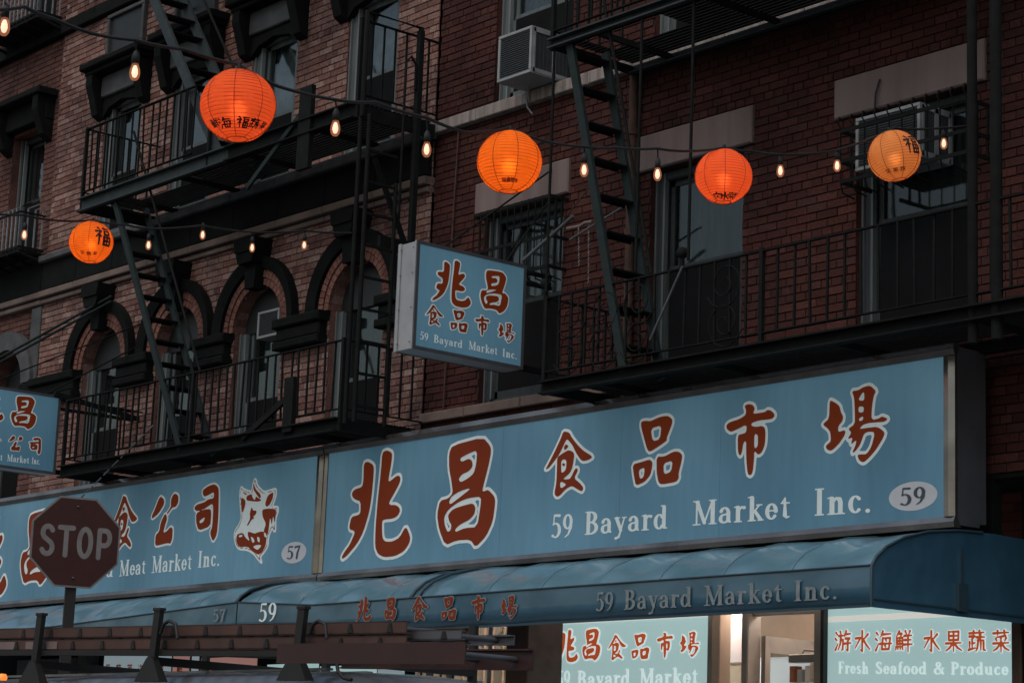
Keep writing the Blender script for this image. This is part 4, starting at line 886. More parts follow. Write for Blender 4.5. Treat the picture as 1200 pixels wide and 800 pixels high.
S57 = thing('shop_sign', 'long blue meat market sign with a cow head beside the number 57 in an oval', 'sign', (-3.8, SIGN_Y, 3.57))
sign_box(S57, -7.6, -.002, 3.57, 4.865, [-5.2, -2.75])
for k in ('gong', 'si'):
    g = GLY[k]; m = MB(); brush(m, k, PLS, g['c'][0], g['c'][1], g['h'], out=.022/g['h'], step=.02); m.build('character', [M['red'], M['white']], S57)
char(S57, 'zhao', -14, 652, 96, PLS, xzp, out=.03); char(S57, 'chang', 43, 642, 88, PLS, xzp, out=.03)
char(S57, 'rou', 92, 632, 62, PLS, xzp, out=.04); char(S57, 'shi', 146, 612, 64, PLS, xzp, out=.035, wscale=.82)
word(S57, '57', 60, 74, 680, 679, 662, M['white'], PLS, xzp); word(S57, 'Bayard', 82, 132, 679, 675.5, 660, M['white'], PLS, xzp)
word(S57, 'Meat', 139, 170, 675, 672, 656.5, M['white'], PLS, xzp); word(S57, 'Market', 177, 224, 671, 667, 651.5, M['white'], PLS, xzp); word(S57, 'Inc.', 231, 257, 664.8, 662.5, 645.5, M['white'], PLS, xzp)
oval(S57, 344, 647, 29, 25, '57')
def cow():
    o, s, sil, pats = COW
    cv = lambda P: [xzp(o[0]+x/s, o[1]+y/s) for x, y in P]
    Q = cv(sil); xs = [p[0] for p in Q]; zs = [p[1] for p in Q]
    X, Y, PX, PY = grid(min(xs)-.05, max(xs)+.05, min(zs)-.05, max(zs)+.05, .011); m = MB(); m.mi = 1
    D0 = sdf_poly(PX, PY, [smooth(Q)]); fill(X, Y, D0-.012, m, lambda u, v: PLS(u, v, .003))
    m.mi = 0; D = np.full(PX.shape, 1e9)
    D = np.minimum(D, sdf_poly(PX, PY, [smooth(cv(P)) for P in pats])); fill(X, Y, D, m, lambda u, v: PLS(u, v, .006))
    m.mi = 0
    out = np.abs(D0+.014)-.0045; fill(X, Y, np.maximum(out, -D), m, lambda u, v: PLS(u, v, .0075))
    m.build('cow_head_emblem', [M['red'], M['white']], S57)
cow()

# ------------------------------------------------------------------ projecting signs
def hanging(label, X, Y0, Y1, Z0, Z1, th):
    t = thing('hanging_sign', label, 'sign', (X-th/2, (Y0+Y1)/2, Z0)); e = .03
    m = MB(); m.box(X-th+.012, X-.012, Y0+.006, Y1-.006, Z0+.006, Z1-.006); m.build('sign_case', M['signend'], t)
    m = MB()
    for xx in (X-.012, X-th):
        m.box(xx, xx+.012, Y0, Y1, Z1-e, Z1); m.box(xx, xx+.012, Y0, Y1, Z0, Z0+e); m.box(xx, xx+.012, Y0, Y0+e, Z0+e, Z1-e); m.box(xx, xx+.012, Y1-e, Y1, Z0+e, Z1-e)
    m.build('edge_trim', M['steelbox'], t)
    m = MB(); m.box(X-th+.012, X-th+.05, Y0-.004, Y0+.004, Z0, Z1); m.box(X-.03, X-.012, Y0-.004, Y0+.004, Z0, Z1); m.build('end_strip', M['signend'], t)
    r = MB()
    for z in (Z0+.06, Z0+(Z1-Z0)*.38, Z0+(Z1-Z0)*.7, Z1-.06):
        for xx in (X-th+.055, X-.045): r.lathe([(0, 0), (.007, 0), (.007, .006), (0, .006)], (xx, Y0-.006, z), 6)
    r.build('screws', M['steelbox'], t)
    MB().box(X-.010, X-.004, Y0+e, Y1-e, Z0+e, Z1-e).build('face_panel', M['vinyl'], t); MB().box(X-th+.004, X-th+.010, Y0+e, Y1-e, Z0+e, Z1-e).build('face_panel', M['vinyl'], t)
    m = MB()
    for z in (Z1-.02, Z1-.12): m.bar((X-th/2, Y1, z), (X-th/2, -.0, z), .04, .03)
    m.bar((X-th/2, Y1, Z0+.05), (X-th/2, -.02, Z0+.05), .04, .05); m.bar((X-th/2, Y0+.3, Z1), (X-th/2, Y0+.3, Z1+.03), .1, .12); m.build('bracket', M['iron'], t)
    m = MB(); m.tube([(X-th/2, Y1-.15, Z1), (X-th/2, -.0, Z1+.75)], .009, 6); m.tube([(X-th/2, Y0+.35, Z1), (X-th/2, -.0, Z1+1.0)], .009, 6); m.build('stay_rod', M['iron'], t)
    return t
XH = 2.85
a = atX(489.5, 281, XH); b = atX(617.5, 311, XH); c = atX(485, 408.5, XH)
H59 = hanging('blue box sign beneath the bright orange lantern with two large and four small red characters', XH, a.y, b.y, (c.z+atX(617, 434, XH).z)/2, (a.z+b.z)/2, .27)
PLH = plane((XH-.004, 0, 0), (0, 1, 0), (0, 0, 1), (1, 0, 0))
def yzp(px, py, X=XH): p = atX(px, py, X); return p.y, p.z
for k, x, y, h in (('zhao', 530, 331, 54), ('chang', 579.5, 341.5, 50)): char(H59, k, x, y, h, PLH, yzp, out=.035, step=.02)
for k, x, y, h in (('shi', 509.3, 369.5, 24), ('pin', 538, 376, 25), ('city', 565, 381.5, 23.5), ('chang2', 593.4, 389.4, 23)): char(H59, k, x, y, h, PLH, yzp, out=.055, step=.03)
word(H59, '59', 492, 502, 397.5, 399.6, 388, M['white'], PLH, yzp); word(H59, 'Bayard', 508, 542, 401, 408, 391.5, M['white'], PLH, yzp); word(H59, 'Market', 549, 583, 409, 416, 399, M['white'], PLH, yzp); word(H59, 'Inc.', 588.5, 606, 417.5, 421, 408, M['white'], PLH, yzp)
XG = -4.25
b = atX(72, 464, XG); d = atX(64, 556, XG)
H57 = hanging('blue meat market box sign cut off by the left edge', XG, b.y-1.22, b.y, d.z, b.z, .25)
PLG = plane((XG-.004, 0, 0), (0, 1, 0), (0, 0, 1), (1, 0, 0)); yzg = lambda x, y: yzp(x, y, XG)
char(H57, 'zhao', -13, 473, 38, PLG, yzg, out=.04); char(H57, 'chang', 28, 483, 39, PLG, yzg, out=.035); char(H57, 'shi', -8, 515, 19, PLG, yzg, out=.055, step=.03)
char(H57, 'gong', 18, 519, 18, PLG, yzg, out=.05, step=.03); char(H57, 'si', 41, 522, 20, PLG, yzg, out=.05, step=.03)
word(H57, 'Meat', -18, 3, 537, 539.5, 529, M['white'], PLG, yzg); word(H57, 'Market', 8, 34, 540, 543, 532, M['white'], PLG, yzg); word(H57, 'Inc.', 37, 47, 543, 544, 535.5, M['white'], PLG, yzg)
m = MB(); p0, p1 = at(-60, 452, -.9), at(131, 347, -.15); m.tube([p0, p1], .016, 6); m.tube([p0+Vector((0, 0, -.06)), p1+Vector((0, 0, -.06))], .016, 6); m.build('stay_pipe', M['irongreen'], H57)
m = MB(); m.bar(atX(64, 461, XG+.01), atX(182, 497, XG+.01), .03, .05); m.build('bracket', M['iron'], H57)
m = MB(); q0, q1 = at(181, 497, -1.06), at(90, 588, -1.06)
for k in range(9): m.bar(q0.lerp(q1, (k+.1)/9), q0.lerp(q1, (k+.8)/9), .012)
tag(m.build('striped_pole', M['pole']), 'thin pale dashed pole leaning in the fire escape beside the leftmost blue box sign', 'pole')

# ------------------------------------------------------------------ awnings
PROF = [(-.16, 3.56), (-.44, 3.545), (-.75, 3.505), (-1.0, 3.44), (-1.18, 3.36), (-1.28, 3.285), (-1.33, 3.22)]
def awning(label, X0, X1, zf, endR, wave=0):
    """zf(x): height of the fold; the skirt hangs from it"""
    t = thing('awning', label, 'awning', ((X0+X1)/2, -.7, 2.94)); m = MB(); n = int((X1-X0)/.055); vs = []
    def prof(x):
        k = zf(x)-3.22
        return [(y, z+k*min(1, max(0, (-.44-y)/.89))) for y, z in PROF]
    rows = []
    for i in range(n+1):
        x = X0+(X1-X0)*i/n; s = .012*math.sin(x*5.1)+.008*math.sin(x*13.)-.035*abs(math.sin(math.pi*(x-X0-.3)/.66))
        rows.append([(x, y-.4*s*max(0, min(1, (-.4-y))), z+s*.6*max(0, min(1, (-.44-y)*1.5))*(0 if j == len(PROF)-1 else 1)) for j, (y, z) in enumerate(prof(x))])
    K = len(PROF); vs = [p for r_ in rows for p in r_]
    m.add(vs, [(i*K+j, (i+1)*K+j, (i+1)*K+j+1, i*K+j+1) for i in range(n) for j in range(K-1)], True); m.build('awning_top', M['awningsheen'], t)
    m = MB(); vs = []
    for i in range(n+1):
        x = X0+(X1-X0)*i/n; z = zf(x); s = .006*math.sin(x*7)
        vs += [(x, -1.332, z), (x, -1.335-s, (z+2.95)/2), (x, -1.33-s*.6, 2.945), (x, -1.322-s*.6, 2.945), (x, -1.322, z-.002)]
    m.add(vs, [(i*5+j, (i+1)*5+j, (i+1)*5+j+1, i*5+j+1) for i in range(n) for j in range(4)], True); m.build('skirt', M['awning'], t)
    m = MB(); m.tube([(X0+(X1-X0)*i/n, -1.336, zf(X0+(X1-X0)*i/n)+.002) for i in range(n+1)], .008, 6); m.build('fold_cord', M['awnseam'], t)
    m = MB(); m.bar((X0, -1.338, 2.952), (X1, -1.338, 2.952), .006, .018); m.build('hem', M['awnseam'], t)
    x = X0+.3
    while x < X1-.1:
        m = MB(); m.tube([(x, y-.003, z+.004) for y, z in prof(x)], .003, 5); m.build('seam', M['awningsheen'], t); x += .66
    for x in endR[1]:
        m = MB(); m.tube([(x, y-.006, z+.004) for y, z in prof(x)], .014, 6); m.build('frame_bow', M['awnseam'], t)
    for e in endR[0]:
        P = [(y, z) for y, z in prof(e)]+[(-1.33, 2.945), (.43, 2.965), (.43, 3.56), (-.02, 3.565)]
        m = MB(); NB = 10; m.prism(P if e > 0 else P, 'x', e-.006, e+.006); m.build('side_panel', M['awning'], t)
        m = MB(); m.tube([(e+.01, y, z) for y, z in prof(e)]+[(e+.01, -1.33, 2.945)], .011, 6); m.build('side_piping', M['awnseam'], t)
        m = MB(); m.bar((e+.012, -.40, 3.42), (e+.012, -.40, 2.98), .02, .02, up=(0, 1, 0)); m.bar((e+.02, -.40, 3.18), (e+.02, -.40, 2.99), .10, .03, up=(1, 0, 0)); m.bar((e+.01, -1.3, 3.0), (e+.01, .4, 3.01), .006, .012); m.build('frame_leg', M['awnseam'], t)
    return t
A59 = awning('blue awning skirt lettered 59 Bayard Market Inc. under the longer market sign', .01, 7.62, lambda x: 3.22+(.075*max(0, 1-x/1.2)), ((7.62,), (2.62, 2.72)))
A57 = awning('paler blue awning numbered 57 partly behind the ladders', -7.6, -.01, lambda x: 3.295+.031*x if x > -3.4 else 3.19+.01*(x+3.4), ((), (-.02,)))
PLA = plane((0, -1.342, 0), (1, 0, 0), (0, 0, 1)); xza = lambda x, y: xzp(x, y, -1.342)
for k, x, y, h in (('zhao', 427, 713, 28), ('chang', 458, 713, 27), ('shi', 492.5, 712.5, 29), ('pin', 526.5, 712.5, 27), ('city', 561, 711.5, 28), ('chang2', 597, 711, 27)): char(A59, k, x, y, h, PLA, xza, out=.045, step=.03, mats=[M['red'], M['whitefade']])
word(A59, '59', 303, 324, 729, 727, 707, M['white'], PLA, xza, nm='numerals')
word(A59, '59', 698, 719, 716.5, 715, 694, M['whitefade'], PLA, xza); word(A59, 'Bayard', 731, 811, 714, 710.5, 691, M['whitefade'], PLA, xza); word(A59, 'Market', 825, 917, 709.5, 705, 686, M['whitefade'], PLA, xza); word(A59, 'Inc.', 930, 982, 704, 701.5, 680, M['whitefade'], PLA, xza)
word(A57, '57', 249, 264, 728.5, 727.5, 714, M['whitefade'], PLA, xza, nm='numerals')

# ------------------------------------------------------------------ shop fronts under the awnings
F59 = thing('storefront', 'lit market shop front with aqua lettered windows and an open aluminium door', 'storefront', (5.2, -.05, 0))
YF = .45
def pane(t, x0, x1, z0, z1, nm='window_panel', mm='litpanel'): return MB().box(x0, x1, YF, YF+.02, z0, z1).build(nm, M[mm], t)
sx = lambda px: at(px, 760, YF).x
pl_ = pane(F59, sx(638), sx(832), .55, 3.34); pr_ = pane(F59, sx(970), sx(1186), .55, 3.34)
MB().box(sx(641), sx(831), YF-.008, YF-.001, at(740, 724, YF).z-.02, at(740, 724, YF).z+.02).build('strip_light', M['litwhite'], F59); MB().box(sx(971), sx(1186), YF-.008, YF-.001, at(1060, 724.5, YF).z, at(1060, 718, YF).z).build('strip_light', M['litwhite'], F59)
PLF = plane((0, YF, 0), (1, 0, 0), (0, 0, 1)); xzf = lambda x, y: xzp(x, y, YF); LM = [M['redlit'], M['whitelit']]
for k, x, y, h in (('zhao', 665, 756.4, 38), ('chang', 693.6, 755, 38), ('shi', 723.6, 758, 30), ('pin', 751, 757, 30), ('city', 779.6, 755.6, 30), ('chang2', 808.6, 754.6, 30)): char(pl_, k, x, y, h, PLF, xzf, out=.05, step=.028, mats=LM)
for k, x in (('you', 988.6), ('shui', 1011), ('hai', 1036), ('xian', 1059.5), ('shui', 1092), ('guo', 1118), ('shu', 1145), ('cai', 1173.6)): char(pr_, k, x, 751, 27, PLF, xzf, out=.035, step=.024, wscale=1.0, mats=LM)
word(pl_, '59', 652, 668, 806, 805, 785.5, M['whitelit'], PLF, xzf); word(pl_, 'Bayard', 676, 738, 805, 803, 785.5, M['whitelit'], PLF, xzf); word(pl_, 'Market', 749, 818, 803, 801.5, 783, M['whitelit'], PLF, xzf)
word(pr_, 'Fresh', 982, 1018, 788.5, 789, 774.5, M['whitelit'], PLF, xzf); word(pr_, 'Seafood', 1026, 1086, 789, 789.6, 774.5, M['whitelit'], PLF, xzf); word(pr_, '&', 1094, 1107, 789.6, 789.7, 775, M['whitelit'], PLF, xzf); word(pr_, 'Produce', 1114, 1182, 789.8, 790.5, 775, M['whitelit'], PLF, xzf)
for x0, x1, mm, nm in ((sx(832.3), sx(837.5), 'alum', 'mullion'), (sx(837.5), sx(847), 'beigewall', 'jamb'), (sx(957), sx(966), 'alum', 'mullion'), (sx(627), sx(636), 'alum', 'mullion')): MB().bevbox(x0, x1, YF-.04, YF+.09, 0, 3.4, .008).build(nm, M[mm], F59)
MB().box(sx(966), sx(969.5), YF-.045, YF+.05, 0, 3.4).build('gasket', M['rack'], F59); MB().box(sx(636), sx(638), YF-.045, YF+.05, 0, 3.4).build('gasket', M['rack'], F59)
MB().bevbox(sx(873), sx(881), YF-.05, YF+.1, 0, 3.4, .01).build('jamb', M['alum'], F59)
# transom and the door swung inwards
MB().bevbox(sx(881)+.002, sx(957)-.002, YF, YF+.06, 3.13, 3.19, .008).build('transom_bar', M['alum'], F59)
D = MB(); DX = sx(881)+.01; yo = YF-.0
D.box(DX, DX+.045, yo+.1, yo+.16, .02, 2.98); D.box(DX, DX+.045, yo+.94, yo+1.0, .02, 2.98); D.box(DX, DX+.045, yo+.161, yo+.939, 2.85, 2.98); D.box(DX, DX+.045, yo+.161, yo+.939, .02, .3)
dr = D.build('door', M['alum'], F59); MB().box(DX+.018, DX+.026, yo+.161, yo+.939, .301, 2.849).build('pane', M['glass'], dr)
m = MB(); p = at(925, 776, YF); q = at(957, 765, YF); m.bevbox(p.x, q.x, YF-.02, YF+.08, p.z, q.z, .01); m.tube([(p.x+.12, YF+.02, q.z), (p.x+.14, YF+.02, q.z+.03), (q.x-.02, YF+.3, q.z+.03)], .010, 6); m.build('door_closer', M['alum'], dr)
# the room behind
room = MB(); room.face([(1.0, 4.2, 0), (1.0, .1, 0), (7.41, .1, 0), (7.41, 4.2, 0)]); room.build('shop_floor', M['concrete'], F59)
for q in ([(1.0, 4.2, 0), (7.41, 4.2, 0), (7.41, 4.2, 3.3), (1.0, 4.2, 3.3)], [(7.41, .5, 0), (7.41, .5, 3.3), (7.41, 4.2, 3.3), (7.41, 4.2, 0)]):
    MB_ = MB(); MB_.face(q); MB_.build('shop_wall', M['beigewall'], F59)
m = MB(); m.face([(1.0, .1, 0), (1.0, 4.2, 0), (1.0, 4.2, 3.3), (1.0, .1, 3.3)]); m.build('shop_wall', M['beigewall'], F59)
xa, xb = at(846, 760, .75).x, at(872, 760, .75).x
MB().bevbox(xa-.5, xb+.02, .75, .80, at(858, 777, .75).z, 3.3, .01).build('white_board', M['pinkwall'], F59); MB().bevbox(xa-.5, xb+.02, .76, .80, .2, at(858, 778.5, .75).z, .01).build('lower_board', M['beigewall'], F59)
xa, xb = at(884, 730, 1.5).x, at(960, 730, 1.5).x
MB().bevbox(xa-.4, xb+.6, 1.5, 1.6, at(920, 762, 1.5).z, 3.3, .01).build('bulkhead', M['beigewall'], F59)
MB().bevbox(xa-.3, xb+.6, 1.7, 2.1, .1, at(920, 769, 1.7).z, .01).build('white_cooler', M['cooler'], F59)
for k in range(3): MB().bevbox(xa+.32+k*.09, xa+.39+k*.09, 1.6, 1.69, at(920, 792, 1.6).z-.05, at(920, 780, 1.6).z-.03*(k % 2), .01).build('hanging_pack', M[['red', 'acwhite', 'pinkwall'][k % 3]], F59)
m = MB(); m.face([(1.0, .1, 3.3), (7.41, .1, 3.3), (7.41, 4.2, 3.3), (1.0, 4.2, 3.3)]); m.build('shop_ceiling', M['beigewall'], F59)
for y in (.62, 2.8):
    m = MB(); m.tube([(1.3, y, 3.22), (7.0, y, 3.22)], .02, 8); m.build('tube_light', M['tube'], F59)
for k in range(3):
    m = MB(); m.bevbox(4.4, 5.15, 1.6, 1.9, 2.0+.35*k, 2.28+.35*k, .01); m.build('shelf_box', M[['pinkwall', 'acwhite', 'beigewall'][k]], F59)
m = MB(); m.tube([(1.3, .16, 3.30), (7.2, .16, 3.30)], .018, 8); m.build('tube_light', mat('added tube under the canopy', (.9, .9, .9), .4, emit=(1, .85, .72), est=5.), F59)  # unseen tube, added to brighten the door frames, strips and awning underside
# hanging strips and the dark bay left of the window
k = 0; x = 1.02
while x < 2.38:
    wd = random.uniform(.05, .10); MB().box(x, x+wd-.012, -.02+.02*(k % 2), -.012+.02*(k % 2), .2, 3.3).build('strip', M[['strip', 'strip', 'curtain', 'strip'][k % 4]], F59); x += wd; k += 1
MB().bevbox(2.40, 2.69, -.1, .3, 0, 3.35, .01).build('shutter_box', M['woodpost'], F59)
m = MB(); m.box(.02, 7.6, .0, .09, 3.345, 3.99); m.box(.02, 1.0, .05, .5, 0, 3.344); m.box(.02, 9.6, .01, .62, 3.96, 3.99); m.build('fascia', M['darkstone'], F59)

F57 = thing('storefront', 'dim meat market shop front with small notices seen under the ladders', 'storefront', (-3.2, -.05, 0))
m = MB(); m.box(-7.6, .0, .06, .5, 0, 3.99); m.build('back_wall', M['darkstone'], F57)
PL7 = plane((0, .02, 0), (1, 0, 0), (0, 0, 1))
def notice(x0, x1, z0, z1, mm, keys=(), lm=None):
    o = MB().box(x0, x1, .02, .04, z0, z1).build('notice', M[mm], F57)
    for i, kk in enumerate(keys):
        m = MB(); brush(m, kk, PL7, x0+(x1-x0)*(i+.5)/len(keys), (z0+z1)/2, (z1-z0)*.62, out=0, mats=(0, None), step=.035); m.build('character', lm or M['red'], o)
M['litpale'] = mat('lit pale notice', (.5, .6, .65), .5, emit=(.36, .46, .50), est=.6)
M['litpink'] = mat('lit pink notice', (.6, .35, .3), .5, emit=(.50, .25, .22), est=.6)
def nt_(xa, xb, ya, yb, mm, keys=(), cy=784, H=13):
    a, b = at(xa, yb, .02), at(xb, ya, .02); o = MB().box(a.x, b.x, .02, .04, b.z-.4 if yb > 798 else a.z, b.z).build('notice', M[mm], F57)
    for i, kk in enumerate(keys):
        p = at(xa+(xb-xa)*(i+.5)/len(keys), cy, .02); h = at(140, cy-H/2, .02).z-at(140, cy+H/2, .02).z; m = MB(); brush(m, kk, PL7, p.x, p.z, h, out=0, mats=(0, None), step=.035); m.build('character', M['red'], o)
nt_(120, 172, 764, 800, 'litpale', ('guo', 'shu', 'cai', 'hai')); nt_(178, 200, 764, 800, 'litpale', ('rou',)); nt_(201, 221, 766, 800, 'litpink', ('xian',)); nt_(223, 232, 766, 800, 'litpale'); nt_(234, 300, 768, 800, 'litpink')
nt_(312, 372, 776, 800, 'litpanel')
MB().bevbox(-5.1, -4.9, -.1, .06, 0, 3.3, .01).build('pillar', M['greystone'], F57)
MB().box(-6.6, -5.2, -.05, .05, 1.0, 3.0).build('shutter', M['greystone'], F57)
nt_(374, 440, 778, 800, 'litpanel')
m = MB(); m.box(.47, .85, -.04, -.01, .3, 2.76); m.build('menu_board', M['litpale'], F59)
for i, kk in enumerate(('guo', 'you', 'hai')):
    pass

# ------------------------------------------------------------------ paper lanterns
def on_sphere(c, R, lon0, lat0, ax):
    def f(u, v, d=0):
        lon = lon0+u/(R*math.cos(lat0)); lat = lat0+v/R; q = R+.003
        return Vector(c)+Vector((q*math.cos(lat)*math.cos(lon), q*math.cos(lat)*math.sin(lon), q*.97*math.sin(lat)))
    return f
def lantern(label, px, py, ww, dia, paper, tilt, big=None, lon=0, seams=8, seed=1, power=1., marks=(), squash=.97):
    c = atw(px, py, ww); R = dia/2
    t = thing('paper_lantern', label, 'lantern', tuple(c), 'round paper lanterns strung over the street')
    N = 23; prof = []; th0, th1 = math.radians(-74), math.radians(74)
    for k in range(N*4+1):
        th = th0+(th1-th0)*k/(N*4); b = abs(math.sin(math.pi*k/4)); rr = R*(1-.012*(1-b)); prof.append((rr*math.cos(th), rr*.97*math.sin(th)))
    m = MB(); m.lathe(prof, c, 96); ph = hash(label[:12]) % 7 if 0 else len(label) % 7
    def dent(p):
        q = Vector(p)-c; a = math.atan2(q.y, q.x); el = q.z/R
        f_ = 1+.010*math.sin(3*a+ph)*math.cos(2.3*el+ph)+.007*math.sin(7*a+2*ph+3*el)-.006*abs(math.cos(seams*(a-lon)/2))**8
        return c+Vector((q.x*f_, q.y*f_, q.z*(1+.006*math.sin(2*a+ph))))
    m.v = [tuple(dent(p)) for p in m.v]; m.build('paper_shade', paper, t)
    m = MB()
    for k in range(N+1):
        th = th0+(th1-th0)*k/N; r_ = R*.990*math.cos(th); z = R*.97*.990*math.sin(th)
        m.tube([(c.x+r_*math.cos(2*math.pi*i/40), c.y+r_*math.sin(2*math.pi*i/40), c.z+z) for i in range(41)], .0011 if 0 < k < N else .003, 4, cap=False)
    m.build('wire_rib', M['rib'], t)
    for s in range(seams):
        a = 2*math.pi*s/seams+lon; m = MB()
        m.tube([(c.x+(R+.001)*math.cos(th)*math.cos(a), c.y+(R+.001)*math.cos(th)*math.sin(a), c.z+(R+.001)*.97*math.sin(th)) for th in [th0+(th1-th0)*i/24 for i in range(25)]], .0018, 4); m.build('seam', M['rib'], t)
    m = MB(); m.lathe([(0, -.034), (.02, -.028), (.031, -.010), (.031, .008), (.018, .032), (0, .036)], (c.x, c.y, c.z-.02), 14)
    cm = bpy.data.materials.new('lantern bulb glow'); cm.use_nodes = True; b = cm.node_tree.nodes['Principled BSDF']; b.inputs['Emission Color'].default_value = (1, .62, .33, 1); b.inputs['Emission Strength'].default_value = 37*power
    m.build('bulb', cm, t)
    m = MB(); m.tube([(c.x, c.y, c.z+.02), (c.x, c.y, c.z+R*.97+.03)], .012, 8); m.tube([(c.x-R*.3, c.y, c.z+R*.92), (c.x, c.y, c.z+R*.97+.02), (c.x+R*.3, c.y, c.z+R*.92)], .002, 5); m.build('socket', M['cable'], t)
    face = math.atan2(CAM.y-c.y, CAM.x-c.x)
    for k, lo, la, sz, mm in marks:
        m = MB(); pl = on_sphere(c, R, face+math.radians(lo), math.radians(la), None); brush(m, k, lambda u, v, d=0: pl(u, v), 0, 0, R*sz, out=-.012 if mm == 'rib' else .012, mats=(0, None), step=.04); m.build('character', M[mm], t)
    if big is not None:
        m = MB(); pl = on_sphere(c, R, face+math.radians(big[0]), math.radians(big[1]), None); brush(m, 'fu', lambda u, v, d=0: pl(u, v), 0, 0, R*big[2], out=0, mats=(0, None), step=.022); m.build('character', M['ink'], t)
    t.rotation_euler = tilt
    return t
L1 = lantern('largest red orange paper lantern, over the fire escape at upper left', 279, 124, 10.45, .352, M['paper_red'], (.02, -.03, 0), lon=.1, marks=[('xian', -52, -43, .30, 'ink'), ('hai', -27, -45, .36, 'ink'), ('fu', 10, -44, .36, 'ink'), ('shu', 36, -43, .32, 'ink'), ('guo', 60, -42, .28, 'ink')])
L2 = lantern('bright orange paper lantern hanging right above the blue box sign', 597, 190, 12.1, .352, M['paper_orange'], (0, 0, 0), lon=.35, power=1.1, marks=[('guo', -12, -50, .20, 'rib'), ('xian', 4, -49, .22, 'rib'), ('shu', 17, -50, .18, 'rib')])
L3 = lantern('red orange paper lantern in front of the middle pale lintel', 848, 207, 13.7, .350, M['paper_red'], (0, 0, 0), lon=.05, power=1.1, marks=[('rou', -20, -58, .38, 'ink'), ('shui', 6, -60, .40, 'ink'), ('cai', 34, -57, .34, 'ink')])
L4 = lantern('palest orange paper lantern with one black character, rightmost in front of the caged air conditioner', 1048, 183, 14.8, .350, M['paper_pale'], (.16, -.13, 0), big=(43, 9, .80), lon=.2, marks=[('cai', -30, -44, .22, 'rib'), ('guo', -8, -46, .22, 'rib'), ('shu', 14, -46, .20, 'rib')], power=.6)
L5 = lantern('smallest paper lantern with one black character, far left under the balcony corner', 107, 284, 18.0, .352, M['paper_orange'], (0, 0, 0), big=(31, 8, .95), lon=.15, marks=[('cai', -28, -42, .2, 'rib'), ('shu', -6, -45, .22, 'rib'), ('guo', 16, -43, .20, 'rib')], power=1.1)

# ------------------------------------------------------------------ light strings with clear bulbs
def catenary(pts, r=.008, name='light_string', label='', cat='cable'):
    out = []
    for a, b in zip(pts, pts[1:]):
        n = 8; L = (b-a).length
        for i in range(n): t = i/n; p = a.lerp(b, t); p.z -= L*.035*4*t*(1-t)*.5; out.append(p)
    out.append(pts[-1]); m = MB(); m.tube(out, r, 6); return tag(m.build(name, M['cable']), label, cat)
s1 = [(-30, 10, 9.0), (28, 8, 9.6), (62, 22, 9.8), (110, 40, 9.95), (158, 47, 10.05), (215, 58, 10.3), (279, 76, 10.5), (325, 101, 10.65), (393, 117, 10.9), (440, 120, 11.2), (500, 138, 11.5), (545, 155, 11.8), (597, 150, 12.15), (640, 166, 12.5), (684, 172, 12.7), (720, 173, 12.95), (770, 174, 13.2), (812, 177, 13.5), (848, 173, 13.7), (880, 177, 14.0), (914, 181, 14.15), (981, 176, 14.6), (1048, 150, 14.95), (1106, 150, 15.3), (1142, 146, 15.5)]
C1 = catenary([atw(*q) for q in s1], .0085, label='black light string sagging across the whole photo past the four larger lanterns')
s2 = [(-30, 248, 17.0), (28, 252, 17.3), (62, 258, 17.6), (107, 258, 18.05), (150, 264, 18.3), (174, 268, 18.5), (237, 264, 18.85), (295, 272, 19.2), (356, 270, 19.6), (412, 273, 19.9)]
C2 = catenary([atw(*q) for q in s2], .009, label='black light string along the lower left past the smallest lantern')
def bulb(px, py, ww, wirepy, label, grp):
    c = atw(px, py, ww); top = atw(px, wirepy, ww)
    t = thing('string_bulb', label, 'light bulb', tuple(c), grp)
    m = MB(); m.lathe([(0, -.042), (.012, -.040), (.021, -.028), (.0245, -.010), (.023, .008), (.017, .026), (.0125, .040)], c, 16); m.build('glass', M['bulbglass'], t)
    m = MB(); m.lathe([(0, -.030), (.009, -.025), (.0145, -.008), (.0125, .010), (.007, .026), (0, .030)], c, 12); m.build('filament', M['filament'], t)
    m = MB(); m.lathe([(0, .036), (.0165, .036), (.0175, .075), (.011, .092), (.005, .100), (0, .100)], c, 12); m.tube([c+Vector((0, 0, .098)), (top.x, top.y, max(top.z, c.z+.1))], .0045, 6); m.build('socket', M['cable'], t)
g1 = 'clear bulbs on the long light string'; g2 = 'clear bulbs on the lower left light string'
for px, py, ww, wy, lb in ((5, 31, 9.4, 8, 'amber bulb cut by the left edge near the top corner'), (158, 84, 10.05, 47, 'amber bulb hanging left of the largest lantern'), (393, 150, 10.9, 117, 'clear bulb between the largest lantern and the pale window frame'),
    (500, 175, 11.5, 138, 'clear bulb just right of the bowed grab rail'), (684.5, 199, 12.7, 172, 'clear bulb left of the steep stair, right of the bright orange lantern'), (770.5, 204, 13.2, 174, 'clear bulb in front of the middle pale lintel'),
    (914.5, 200, 14.15, 181, 'clear bulb just right of the middle red orange lantern'), (981, 194, 14.6, 176, 'clear bulb just left of the palest lantern'), (1106, 168, 15.3, 150, 'lone clear bulb right of the palest lantern')): bulb(px, py, ww, wy, lb, g1)
for px, py, ww, wy, lb in ((28.5, 275, 17.3, 252, 'small clear bulb before the galvanised bars at left'), (174, 287, 18.5, 268, 'small clear bulb just right of the smallest lantern'), (237.5, 275, 18.85, 264, 'small clear bulb under the dark balcony, second from the stair'),
    (295.5, 290, 19.2, 272, 'small clear bulb above the third round arch'), (356.5, 287, 19.6, 270, 'small clear bulb between the two right round arches')): bulb(px, py, ww, wy, lb, g2)

